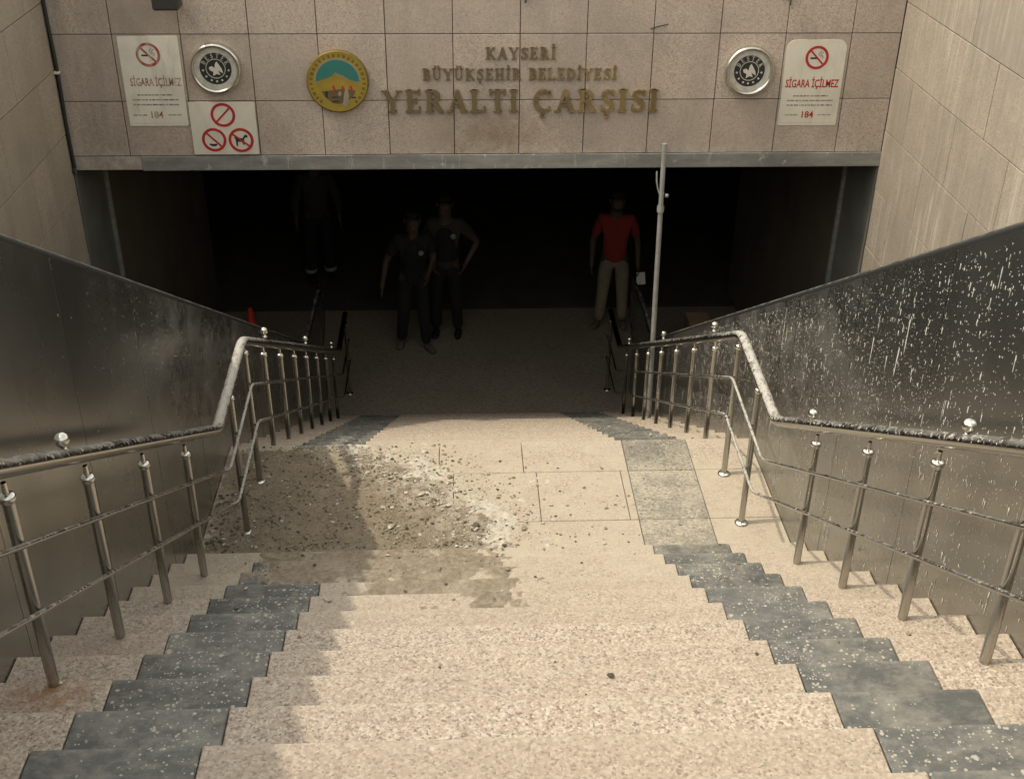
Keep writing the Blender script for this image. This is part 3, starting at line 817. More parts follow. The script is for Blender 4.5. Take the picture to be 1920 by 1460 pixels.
for _ in range(150):     # darker lumps swept against the left panel
    x, y = -1.66+abs(rr.gauss(0, 0.09)), rr.uniform(YL0+0.05, 5.9); r = 0.003+0.011*rr.random()**2
    rock(m, (x, y, ZL+max(0, mud_h(x, y))+r*0.3), r, rr, rr.choice((0, 1, 1)))
for k in range(2, 11):
    a, b, z = [t for t in steps if abs(t[1]-(Y0+RUN*k)) < 1e-6][0]
    for _ in range(int(12+5.0*max(0, k-4)**1.8)):
        x = rr.uniform(-1.5, 0.45) if rr.random() < 0.8 else rr.uniform(-1.6, 1.6)
        y = rr.uniform(a+0.06, b-0.012); r = 0.003+0.008*rr.random()**3
        rock(m, (x, y, z+r*0.35+(0.006 if k >= 8 and x < 0.1 else 0)), r, rr, rr.choice((0, 0, 1, 2)))
for i, (a, b, z) in enumerate(lower[:8]):
    for _ in range(25):
        r = 0.004+0.008*rr.random()**3
        rock(m, (rr.uniform(-1.6, -0.3) if rr.random() < .8 else rr.uniform(.8, 1.6), rr.uniform(a+0.05, b-0.012), z+r*0.35), r, rr, rr.choice((0, 1, 2, 2)))
tag(m.build('rubble', [M['stone_mud'], M['stone_dark'], M['stone_white']]), 'crumbs of mud and white plaster scattered over the landing', 'rubble', kind='stuff')

# ------------------------------------------------------------------ lettering
def ribbon(pts, wd):
    """quads along a polyline; wd may vary"""
    pts = [Vector((p[0], p[1])) for p in pts]; n = len(pts); ww = wd if isinstance(wd, (list, tuple)) else [wd]*n
    L_, R_ = [], []
    for i in range(n):
        t = (pts[min(i+1, n-1)]-pts[max(i-1, 0)]).normalized(); nn = Vector((-t.y, t.x))
        L_.append(pts[i]+nn*ww[i]/2); R_.append(pts[i]-nn*ww[i]/2)
    return [tuple(L_)+tuple(reversed(R_))] if n == 2 else [(L_[i], L_[i+1], R_[i+1], R_[i]) for i in range(n-1)]
TK, TN, SR = 0.185, 0.085, 0.07
def rect(a, b, c, d): return [((a, c), (b, c), (b, d), (a, d))]
def stem(x): return rect(x-TK/2, x+TK/2, 0.0, 1.0)
def ser(x, z, wd=0.36): return rect(x-wd/2, x+wd/2, 0 if z == 0 else 1-SR, SR if z == 0 else 1)
def arc(cx, cz, rx, rz, a0, a1, w0, w1, n=12):
    pts, ws = [], []
    for i in range(n+1):
        t = i/n; q = R(a0+(a1-a0)*t); pts.append((cx+rx*math.cos(q), cz+rz*math.sin(q))); ws.append(w0+(w1-w0)*math.sin(math.pi*t))
    return ribbon(pts, ws)
def glyph(ch):
    P = []; adv = 0.8
    base = {'İ': 'I', 'Ü': 'U', 'Ş': 'S', 'Ç': 'C'}.get(ch, ch)
    if base == 'I': P = stem(0.21)+ser(0.21, 0)+ser(0.21, 1); adv = 0.42; cx = 0.21
    elif base == 'L': P = stem(0.2)+ser(0.2, 1)+rect(0.02, 0.68, 0, 0.08)+rect(0.60, 0.68, 0, 0.26); adv = 0.72
    elif base == 'E': P = stem(0.2)+rect(0.02, 0.66, 0, 0.08)+rect(0.02, 0.64, 0.92, 1)+rect(0.58, 0.66, 0, 0.25)+rect(0.56, 0.64, 0.77, 1)+rect(0.2, 0.5, 0.47, 0.55)+rect(0.46, 0.52, 0.39, 0.63); adv = 0.72
    elif base == 'T': P = stem(0.36)+ser(0.36, 0)+rect(0.02, 0.70, 0.91, 1)+rect(0.02, 0.09, 0.74, 1)+rect(0.63, 0.70, 0.74, 1); adv = 0.72
    elif base == 'H': P = stem(0.2)+stem(0.66)+ser(0.2, 0)+ser(0.2, 1)+ser(0.66, 0)+ser(0.66, 1)+rect(0.2, 0.66, 0.46, 0.54); adv = 0.86
    elif base == 'K': P = stem(0.2)+ser(0.2, 0)+ser(0.2, 1)+ribbon([(0.24, 0.42), (0.68, 0.97)], TN)+ribbon([(0.36, 0.55), (0.72, 0.03)], TK)+ser(0.68, 1, 0.28)+ser(0.72, 0, 0.28); adv = 0.86
    elif base == 'A': P = ribbon([(0.14, 0.03), (0.44, 0.98)], TN)+ribbon([(0.42, 0.98), (0.72, 0.03)], TK)+rect(0.25, 0.62, 0.28, 0.35)+ser(0.13, 0, 0.26)+ser(0.73, 0, 0.30); adv = 0.86
    elif base == 'Y': P = ribbon([(0.12, 0.98), (0.42, 0.42)], TK)+ribbon([(0.70, 0.98), (0.42, 0.42)], TN)+rect(0.42-TK/2, 0.42+TK/2, 0, 0.5)+ser(0.42, 0)+ser(0.13, 1, 0.30)+ser(0.70, 1, 0.26); adv = 0.84
    elif base == 'R': P = stem(0.2)+ser(0.2, 0)+ser(0.03+0.17, 1)+arc(0.32, 0.73, 0.24, 0.225, 90, -90, TN, TK)+rect(0.2, 0.33, 0.915, 1)+rect(0.2, 0.33, 0.46, 0.545)+ribbon([(0.38, 0.50), (0.68, 0.03)], TK)+ser(0.70, 0, 0.22); adv = 0.82
    elif base == 'B': P = stem(0.2)+rect(0.03, 0.36, 0.92, 1)+rect(0.03, 0.36, 0, 0.08)+rect(0.2, 0.36, 0.49, 0.56)+arc(0.34, 0.745, 0.2, 0.215, 90, -90, TN, TK)+arc(0.36, 0.27, 0.25, 0.23, 90, -90, TN, TK); adv = 0.72
    elif base == 'D': P = stem(0.2)+rect(0.03, 0.34, 0.92, 1)+rect(0.03, 0.34, 0, 0.08)+arc(0.33, 0.5, 0.36, 0.46, 90, -90, TN, TK); adv = 0.82
    elif base == 'U': P = rect(0.2-TK/2, 0.2+TK/2, 0.3, 1)+rect(0.66-TN/2, 0.66+TN/2, 0.3, 1)+ser(0.2, 1)+ser(0.66, 1, 0.28)+arc(0.43, 0.32, 0.23, 0.28, 180, 360, TK*0.8, TN); adv = 0.86
    elif base == 'S':
        pts = [(0.58, 0.78), (0.50, 0.91), (0.34, 0.95), (0.19, 0.88), (0.15, 0.73), (0.24, 0.60), (0.38, 0.50), (0.52, 0.40), (0.57, 0.25), (0.50, 0.11), (0.34, 0.05), (0.18, 0.10), (0.11, 0.25)]
        P = ribbon(pts, [0.06, 0.08, 0.09, 0.12, 0.15, 0.18, 0.19, 0.18, 0.15, 0.12, 0.09, 0.08, 0.06])+rect(0.55, 0.62, 0.70, 0.97)+rect(0.08, 0.15, 0.03, 0.30); adv = 0.68
    elif base == 'C': P = arc(0.46, 0.5, 0.36, 0.45, 50, 310, 0.07, TK*1.1, 18)+rect(0.66, 0.73, 0.66, 0.96)+rect(0.66, 0.72, 0.08, 0.24); adv = 0.80
    mid = adv/2
    if ch == 'İ': P = P+rect(mid-0.09, mid+0.09, 1.10, 1.27)
    if ch == 'Ü': P = P+rect(mid-0.22, mid-0.06, 1.10, 1.25)+rect(mid+0.06, mid+0.22, 1.10, 1.25)
    if ch in 'ŞÇ': P = P+rect(mid-0.05, mid+0.03, -0.12, 0.02)+rect(mid-0.10, mid+0.08, -0.26, -0.14)
    return P, adv
def lettering(text, x0, x1, zb, zt, depth, label):
    H = zt-zb
    gs = [(' ', None, 0.42) if c == ' ' else (c,)+glyph(c) for c in text]
    total = sum(g_[2] for g_ in gs)+0.10*(len(gs)-1)
    sx = (x1-x0)/total
    root = empty('sign_lettering', ((x0+x1)/2, YLIN, zb), label, 'lettering', 'brass lettering on the lintel')
    x = x0
    for c, P, adv in gs:
        if P:
            m = MB()
            for k, poly in enumerate(P):
                pts = [(x+p[0]*sx, zb+p[1]*H) for p in poly]
                a = sum(pts[i][0]*pts[(i+1) % len(pts)][1]-pts[(i+1) % len(pts)][0]*pts[i][1] for i in range(len(pts)))
                if a < 0: pts = pts[::-1]
                m.prism(pts, YLIN-depth-0.00035*(k % 9), YLIN+0.002)
            o = m.build('letter', M['brass'], root)
        x += (adv+0.10)*sx
    return root
lettering('KAYSERİ', 0.03, 0.585, -2.437, -2.342, 0.016, 'small top line of brass letters reading KAYSERİ')
lettering('BÜYÜKŞEHİR BELEDİYESİ', -0.468, 1.076, -2.600, -2.507, 0.016, 'middle line of brass letters reading BÜYÜKŞEHİR BELEDİYESİ')
lettering('YERALTI ÇARŞISI', -0.791, 1.42, -2.857, -2.675, 0.028, 'large bottom line of brass letters reading YERALTI ÇARŞISI')

def text_mb(s, cx, z0, width, height, mat, name, parent, y, squeeze=True):
    cu = bpy.data.curves.new('txt', 'FONT'); cu.body = s; cu.size = 1.0; cu.extrude = 0.0; cu.resolution_u = 3; cu.offset = 0.022
    to = bpy.data.objects.new('txt', cu); COL.objects.link(to)
    dg = bpy.context.evaluated_depsgraph_get(); me = bpy.data.meshes.new_from_object(to.evaluated_get(dg))
    bpy.data.objects.remove(to); bpy.data.curves.remove(cu)
    xs = [v.co.x for v in me.vertices]; zs = [v.co.y for v in me.vertices]
    ax, bx = min(xs), max(xs); az = 0.0; bz = 0.70
    for v in me.vertices:
        v.co = ((v.co.x-ax)/(bx-ax)*width-width/2, 0, (v.co.y-az)/(bz-az)*height)
    me.materials.clear(); me.materials.append(mat)
    # thickness so that the print has real edges
    bm_v = [tuple(v.co) for v in me.vertices]; bm_f = [tuple(p.vertices) for p in me.polygons]
    m = MB(); m.add(bm_v, bm_f); bpy.data.meshes.remove(me)
    return m.build(name, mat, parent, (cx, y, z0))

def prohibit(parent, cx, cz, r, y, mat, kind, tilt=-45, smoke=None, bk=None):
    """red ring with a bar, pictogram under it; y is the face of the plate"""
    bk = bk or M['black']; smoke = smoke or M['smoke']
    ring_ = MB(); ring_.ring(cx, cz, r*0.78, r, y-0.0022, y)
    o = ring_.build('prohibition_ring', mat, parent)
    b = MB(); q = R(tilt); dx, dz = math.cos(q), math.sin(q); hw = r*0.075; ln = r*0.80
    b.prism([(cx-dx*ln+dz*hw, cz-dz*ln-dx*hw), (cx+dx*ln+dz*hw, cz+dz*ln-dx*hw), (cx+dx*ln-dz*hw, cz+dz*ln+dx*hw), (cx-dx*ln-dz*hw, cz-dz*ln+dx*hw)], y-0.0019, y-0.0002)
    b.build('slash', mat, o)
    if kind == 'cigarette':
        c = MB(); c.prism([(cx-r*0.56, cz-r*0.13), (cx+r*0.10, cz-r*0.13), (cx+r*0.10, cz+r*0.01), (cx-r*0.56, cz+r*0.01)], y-0.0010, y-0.0001); c.build('cigarette', bk, o)
        c = MB()
        for k in (0, 1):
            pts = [(cx+r*(0.42+0.10*math.sin(t*0.9+k*1.2)-k*0.20), 0, cz+r*(-0.10+0.14*t*0.5+0.12*k)) for t in range(9)]
            for poly in ribbon([(p[0], p[2]) for p in pts], r*0.085): c.prism([(v[0], v[1]) for v in poly][::-1], y-0.0009-0.0001*k, y-0.0001)
        c.build('smoke_curl', smoke, o)
    elif kind == 'cigarette2':
        c = MB()
        for poly in ribbon([(cx-r*0.42, cz-r*0.36), (cx-r*0.20, cz-r*0.44), (cx+r*0.06, cz-r*0.45), (cx+r*0.2, cz-r*0.38)], [r*0.1, r*0.2, r*0.2, r*0.14]): c.prism([(v[0], v[1]) for v in poly][::-1], y-0.0010, y-0.0001)
        c.build('cigarette', bk, o)
    elif kind == 'dog':
        pl = [(-0.52, 0.20), (-0.44, 0.06), (-0.40, -0.50), (-0.30, -0.50), (-0.26, -0.12), (0.06, -0.14), (0.14, -0.40), (0.24, -0.40), (0.24, 0.05), (0.34, 0.22), (0.50, 0.20), (0.56, 0.34), (0.40, 0.48), (0.26, 0.36), (0.14, 0.16), (-0.30, 0.18), (-0.46, 0.30)]
        c = MB(); c.prism([(cx+a*r, cz+b_*r) for a, b_ in pl], y-0.0010, y-0.0001); c.build('dog_figure', bk, o)
    elif kind == 'faint':
        c = MB(); c.ring(cx-r*0.25, cz+r*0.12, r*0.08, r*0.2, y-0.0008, y-0.0001, 16); c.ring(cx+r*0.30, cz-r*0.22, r*0.06, r*0.17, y-0.0008, y-0.0001, 16); c.build('pale_figure', M['sign_old'], o)
    return o

def rounded(x0, x1, z0, z1, r, top_r=None, n=6):
    top_r = r if top_r is None else top_r; pts = []
    for cx, cz, a, rad in ((x1-r, z0+r, -90, r), (x1-top_r, z1-top_r, 0, top_r), (x0+top_r, z1-top_r, 90, top_r), (x0+r, z0+r, 180, r)):
        for k in range(n+1):
            q = R(a+90*k/n); pts.append((cx+rad*math.cos(q), cz+rad*math.sin(q)))
    return pts
def smoking_sign(cx, cz0, cz1, wd, old, label):
    root = empty('no_smoking_sign', (cx, YLIN, cz0), label, 'sign', 'no smoking notices on the lintel')
    h = cz1-cz0; y = YLIN-0.005
    m = MB(); m.prism(rounded(cx-wd/2, cx+wd/2, cz0, cz1, 0.012, 0.012 if old else 0.07), y, YLIN+0.001)
    m.build('plate', M['sign_old'] if old else M['sign'], root)
    m = MB(); f0, f1 = cx-wd/2+0.014, cx+wd/2-0.014
    m.prism(rounded(f0, f1, cz0+0.02, cz0+0.0215, 0.0006), y-0.0004, y)
    m.build('border_line', M['smoke'], root)
    red = M['red_old'] if old else M['red']
    prohibit(root, cx-(0.01 if old else -0.01), cz1-0.20*h, 0.093, y, red, 'cigarette', -45)
    txt = M['brown_old'] if old else M['red']
    text_mb('SİGARA İÇİLMEZ', cx+(0.02 if old else 0), cz1-0.545*h, wd*(0.86 if old else 0.90), 0.062, txt, 'lettering', root, y-0.0008)
    rr_ = random.Random(4)
    for k, (zz, ww) in enumerate(((0.655, 0.60), (0.710, 0.78), (0.765, 0.78))):
        m = MB(); x = cx-wd*ww/2
        while x < cx+wd*ww/2:
            l = rr_.uniform(0.015, 0.05); l = min(l, cx+wd*ww/2-x)
            m.prism([(x, cz1-zz*h), (x+l, cz1-zz*h), (x+l, cz1-zz*h+0.011), (x, cz1-zz*h+0.011)], y-0.0006, y); x += l+0.006
        m.build('small_print', M['print'], root)
    text_mb('184', cx-0.005, cz0+0.065, 0.095, 0.052, txt, 'number', root, y-0.0008)
    for s_ in (-1, 1):
        m = MB(); x = cx+s_*0.135-0.055
        for l in (0.03, 0.028, 0.035):
            m.prism([(x, cz0+0.083), (x+l, cz0+0.083), (x+l, cz0+0.092), (x, cz0+0.092)], y-0.0006, y); x += l+0.006
        m.build('small_print', M['print'], root)
smoking_sign(-2.573, -2.958, -2.253, 0.462, True, 'faded weathered no smoking notice at the left end of the lintel')
smoking_sign(2.658, -2.980, -2.291, 0.480, False, 'clean white no smoking notice with rounded top at the right end of the lintel')
# square plate with three prohibition rings
root = empty('prohibition_sign', (-2.062, YLIN, -3.19), 'white plate with three red prohibition rings, under the left medallion', 'sign')
m = MB(); m.prism(rounded(-2.322, -1.803, -3.192, -2.763, 0.008), YLIN-0.0185, YLIN-0.0135); m.build('plate', M['sign'], root)
y = YLIN-0.0185
prohibit(root, -2.06, -2.868, 0.097, y, M['red'], 'faint', 45)
prohibit(root, -2.152, -3.071, 0.097, y, M['red'], 'cigarette2', -45)
prohibit(root, -1.938, -3.075, 0.100, y, M['red'], 'dog', -38)

# round municipal emblem
ex, ez, er = -1.132, -2.600, 0.244
root = empty('emblem', (ex, YLIN, ez-er), 'round golden emblem with teal sky over a mountain, left of the lettering', 'emblem')
m = MB(); m.lathe([(er, -0.001), (er, 0.040), (er*0.985, 0.048), (er*0.955, 0.050)], (ex, YLIN, ez), 'y', 56); m.build('rim', M['gold_dark'], root)
d = YLIN-0.0475
m = MB(); m.prism([(ex+er*0.96*math.cos(2*math.pi*k/56), ez+er*0.96*math.sin(2*math.pi*k/56)) for k in range(56)], d, YLIN-0.02); disc = m.build('disc', M['gold'], root)
m = MB(); rr = random.Random(8)
for k in range(26):
    q = R(-48+k*276/25); r0, r1 = er*0.80, er*0.90
    wq = rr.uniform(0.035, 0.065)
    m.prism([(ex+r*math.cos(a), ez+r*math.sin(a)) for r, a in ((r0, q-wq), (r1, q-wq), (r1, q+wq), (r0, q+wq))], d-0.0012, d)
tag(m.build('rim_characters', M['gold_dark'], disc), kind='stuff')
def emb(pl, mat, name, dep):
    m = MB(); m.prism([(ex+a*er, ez+b*er) for a, b in pl], d-dep, d); return m.build(name, mat, disc)
sky_pl = [(0.70*math.cos(R(a)), 0.70*math.sin(R(a))+0.02) for a in range(0, 181, 10)]
peak = [(-0.58, 0.05), (-0.36, 0.13), (-0.18, 0.20), (-0.06, 0.31), (0.03, 0.27), (0.20, 0.20), (0.40, 0.07), (0.60, 0.02)]
emb([(0.74*math.cos(R(a)), 0.74*math.sin(R(a))+0.02) for a in range(0, 181, 10)]+[(-0.62, 0.0), (-0.06, 0.26), (0.62, -0.03)], M['emb_grey'], 'sky_border', 0.0010)
emb(sky_pl+peak, M['teal'], 'sky_field', 0.0020)
emb([(-0.55, -0.30), (-0.44, -0.48), (-0.20, -0.68), (0.02, -0.72), (0.30, -0.62), (0.52, -0.40), (0.56, -0.28), (0.20, -0.22), (-0.15, -0.26)], M['emb_brown'], 'town_field', 0.0012)
emb([(0.12, -0.72), (0.18, -0.42), (0.24, -0.18), (0.30, -0.18), (0.34, -0.45), (0.32, -0.62), (0.26, -0.80), (0.18, -0.80)], M['emb_grey'], 'tower_figure', 0.0020)
emb([(-0.02, -0.40), (0.03, -0.30), (0.09, -0.30), (0.10, -0.42), (0.04, -0.46)], M['emb_grey'], 'dome_figure', 0.0020)
for a, b in ((-0.13, -0.16), (0.17, -0.18), (0.43, -0.18)):
    emb([(a-0.06, b+0.02), (a-0.01, b+0.08), (a+0.05, b-0.06), (a+0.02, b-0.12), (a-0.03, b-0.06)], M['red'], 'red_flame', 0.0022)
for (a, b, c, e) in ((-0.22, -0.52, -0.02, -0.47), (-0.20, -0.66, 0.0, -0.60), (0.42, -0.53, 0.56, -0.48), (0.13, -0.66, 0.17, -0.50), (-0.42, -0.50, -0.34, -0.30)):
    emb([(a, b), (c, b), (c, e), (a, e)], M['black'], 'dark_bar', 0.0016)

# steel medallions
def medallion(cx, cz, label):
    r = 0.200
    root = empty('medallion', (cx, YLIN, cz-r), label, 'medallion', 'round steel medallions on the lintel')
    m = MB(); m.lathe([(r, -0.001), (r*1.0, 0.020), (r*0.985, 0.042), (r*0.94, 0.056), (r*0.88, 0.058), (r*0.83, 0.048), (r*0.815, 0.030)], (cx, YLIN, cz), 'y', 56); m.build('bezel', M['medal'], root)
    m = MB(); m.ring(cx, cz, r*0.62, r*0.82, YLIN-0.034, YLIN-0.005, 48); m.build('inner_ring', M['medal_flat'], root)
    d = YLIN-0.030
    m = MB(); m.prism([(cx+r*0.635*math.cos(2*math.pi*k/48), cz+r*0.635*math.sin(2*math.pi*k/48)) for k in range(48)], d, YLIN-0.006); dk = m.build('dark_disc', M['black'], root)
    m = MB(); m.ring(cx, cz, r*0.355, r*0.385, d-0.0015, d, 40); m.build('thin_ring', M['medal_flat'], dk)
    word = 'DESTEK'
    for i, c in enumerate(word):
        q = R(152-i*124/5)
        P, adv = glyph(c); hh = r*0.175; m = MB(); ww = hh*0.85
        ca, sa = math.cos(q-math.pi/2), math.sin(q-math.pi/2)
        for k, poly in enumerate(P):
            pts = []
            for p in poly:
                lx, lz = (p[0]-adv/2)*ww, r*0.415+p[1]*hh
                pts.append((cx+lx*ca-lz*sa, cz+lx*sa+lz*ca))
            a = sum(pts[i2][0]*pts[(i2+1) % len(pts)][1]-pts[(i2+1) % len(pts)][0]*pts[i2][1] for i2 in range(len(pts)))
            if a < 0: pts = pts[::-1]
            m.prism(pts, d-0.002-0.0001*k, d)
        m.build('letter', M['medal_flat'], dk)
    for a in (-8, 188, -38, 218, -66, 246, -90):
        m = MB(); m.lathe([(r*0.045, 0.0), (r*0.035, 0.003), (0.0, 0.004)], (cx+r*0.50*math.cos(R(a)), d, cz+r*0.50*math.sin(R(a))), 'y', 10); m.build('stud', M['medal_flat'], dk)
    fig = [(-0.26, 0.05), (-0.14, 0.10), (-0.04, 0.02), (0.0, 0.20), (0.06, 0.28), (0.14, 0.16), (0.24, -0.02), (0.27, -0.18), (0.18, -0.12), (0.08, -0.05), (0.16, -0.24), (0.02, -0.20), (-0.12, -0.28), (-0.10, -0.12), (-0.22, -0.06)]
    m = MB(); m.prism([(cx+a*r, cz+b*r) for a, b in fig][::-1], d-0.005, d); m.build('white_figure', M['sign'], dk)
medallion(-2.072, -2.497, 'round steel medallion next to the faded notice on the left')
medallion(2.130, -2.528, 'round steel medallion next to the clean notice on the right')

# ------------------------------------------------------------------ fittings on the lintel
def floodlight(cx, zb, wd, label):
    root = empty('floodlight', (cx, YLIN, zb), label, 'floodlight', 'floodlights above the lettering')
    m = MB(); m.box(cx-wd/2, cx+wd/2, YLIN-0.27, YLIN-0.12, zb, zb+0.15, 0.012); m.build('housing', M['lampblack'], root)
    m = MB(); m.box(cx-wd/2+0.012, cx+wd/2-0.012, YLIN-0.262, YLIN-0.13, zb-0.004, zb+0.0005); m.build('glass', M['emb_grey'], root)
    m = MB(); m.box(cx-0.02, cx+0.02, YLIN-0.125, YLIN-0.001, zb+0.06, zb+0.09, 0.003); m.build('bracket', M['lampblack'], root)
floodlight(-2.34, -2.005, 0.195, 'black floodlight at the top edge above the faded notice')
for x, zb, lb_ in ((0.339, -2.0, 'small black fixing at the top edge above the word KAYSERİ'), (2.393, -2.02, 'small black fixing at the top edge above the right medallion')):
    m = MB(); m.tube([(x, YLIN+0.0, zb+0.05), (x, YLIN-0.02, zb+0.04), (x, YLIN-0.03, zb+0.015), (x, YLIN-0.03, zb)], 0.008, 8)
    m.box(x-0.03, x+0.03, YLIN-0.03, YLIN-0.001, zb+0.06, zb+0.14, 0.004)
    tag(m.build('wall_fixing', M['lampblack']), lb_, 'fixing', 'small wall fixings')
m = MB(); m.tube([(-WX+0.024, YLIN-0.022, -1.06)]+[(-WX+0.024+0.004*math.sin(k*1.3), YLIN-0.022, -1.3-0.2*k) for k in range(10)]+[(-WX+0.024, YLIN-0.022, -3.30)], 0.013, 8)
m.tube([(-WX+0.012, YLIN-0.018, -3.30), (-WX+0.03, YLIN-0.03, -3.345)], 0.016, 8)
cb = m.build('cable', M['cable']); tag(cb, 'black cable running down the corner of the left wall and lintel', 'cable')
m = MB(); m.box(-WX+0.003, -WX+0.045, YLIN-0.042, YLIN-0.001, -2.535, -2.515, 0.003); m.build('clip', M['sign'], cb)
m = MB(); m.tube([(1.32, YLIN-0.004, -2.205), (1.36, YLIN-0.012, -2.188), (1.42, YLIN-0.02, -2.172), (1.455, YLIN-0.03, -2.163)], 0.0045, 6)
tag(m.build('wire', M['cable']), 'short bent wire sticking out of the joint above the last letters', 'wire')

# support pole in front of the lintel
px, py = 1.505, YLIN-0.09
zb = [zz for a, b, zz in lower if a <= py < b][0]
root = empty('pole', (px, py, zb), 'thin grey pole standing on the lower steps against the lintel', 'pole')
m = MB(); m.tube([(px+0.028, py, zb), (px, py, -4.4), (px-0.02, py, -3.10)], [0.0225, 0.0215, 0.0195], 14); m.build('shaft', M['pole'], root)
m = MB(); m.lathe([(0.029, -0.03), (0.031, 0.0), (0.029, 0.03)], (px-0.012, py, -3.66), 'z', 14); m.lathe([(0.0, 0.0), (0.016, 0.004), (0.016, 0.03), (0.0, 0.032)], (px+0.03, py-0.005, -3.56), 'z', 10); m.build('clamp', M['pole'], root)
m = MB(); m.tube([(px-0.065, py+0.01, -3.34), (px-0.062, py, -3.42), (px-0.05, py, -3.48), (px-0.022, py-0.01, -3.55)], 0.007, 8); m.build('wire_hook', M['pole'], root)
m = MB(); m.box(px-0.055, px+0.11, py-0.055, py+0.055, zb+0.0, zb+0.012, 0.003); m.build('foot_plate', M['pole'], root)

# unlit ceiling lamps just inside
for x, yv, lb_ in ((0.93, 9.98, 'unlit round ceiling lamp just inside the passage, nearer the pole'), (0.42, 10.6, 'unlit round ceiling lamp further inside the passage')):
    root = empty('ceiling_lamp', (x, yv, ZLIN+0.02), lb_, 'lamp', 'unlit ceiling lamps')
    m = MB(); m.lathe([(0.0, -0.075), (0.09, -0.07), (0.125, -0.045), (0.13, -0.012)], (x, yv, ZLIN+0.02), 'z', 24); m.build('shade', M['sign'], root)
    m = MB(); m.lathe([(0.14, -0.012), (0.14, 0.0)], (x, yv, ZLIN+0.02), 'z', 24); m.build('base_ring', M['lampblack'], root)

# cone and carton inside
root = empty('traffic_cone', (-2.56, 12.0, ZF), 'small red traffic cone in the dark behind the left escalator', 'cone')
m = MB(); m.lathe([(0.17, 0.03), (0.135, 0.05), (0.025, 0.77), (0.0, 0.775)], (-2.56, 12.0, ZF), 'z', 20); m.build('cone_body', M['cone'], root)
m = MB(); m.box(-2.76, -2.36, 11.8, 12.2, ZF, ZF+0.03, 0.008); m.build('base', M['hall_dark'], root)
root = empty('carton', (2.51, 11.95, ZF), 'brown carton with a red stripe low behind the right escalator', 'box')
m = MB(); m.box(2.40, 2.66, 11.8, 12.1, ZF, ZF+0.60, 0.004); m.build('box_body', M['carton'], root)
m = MB(); m.box(2.42, 2.55, 11.797, 11.7995, ZF+0.53, ZF+0.56); m.build('red_stripe', M['red'], root)

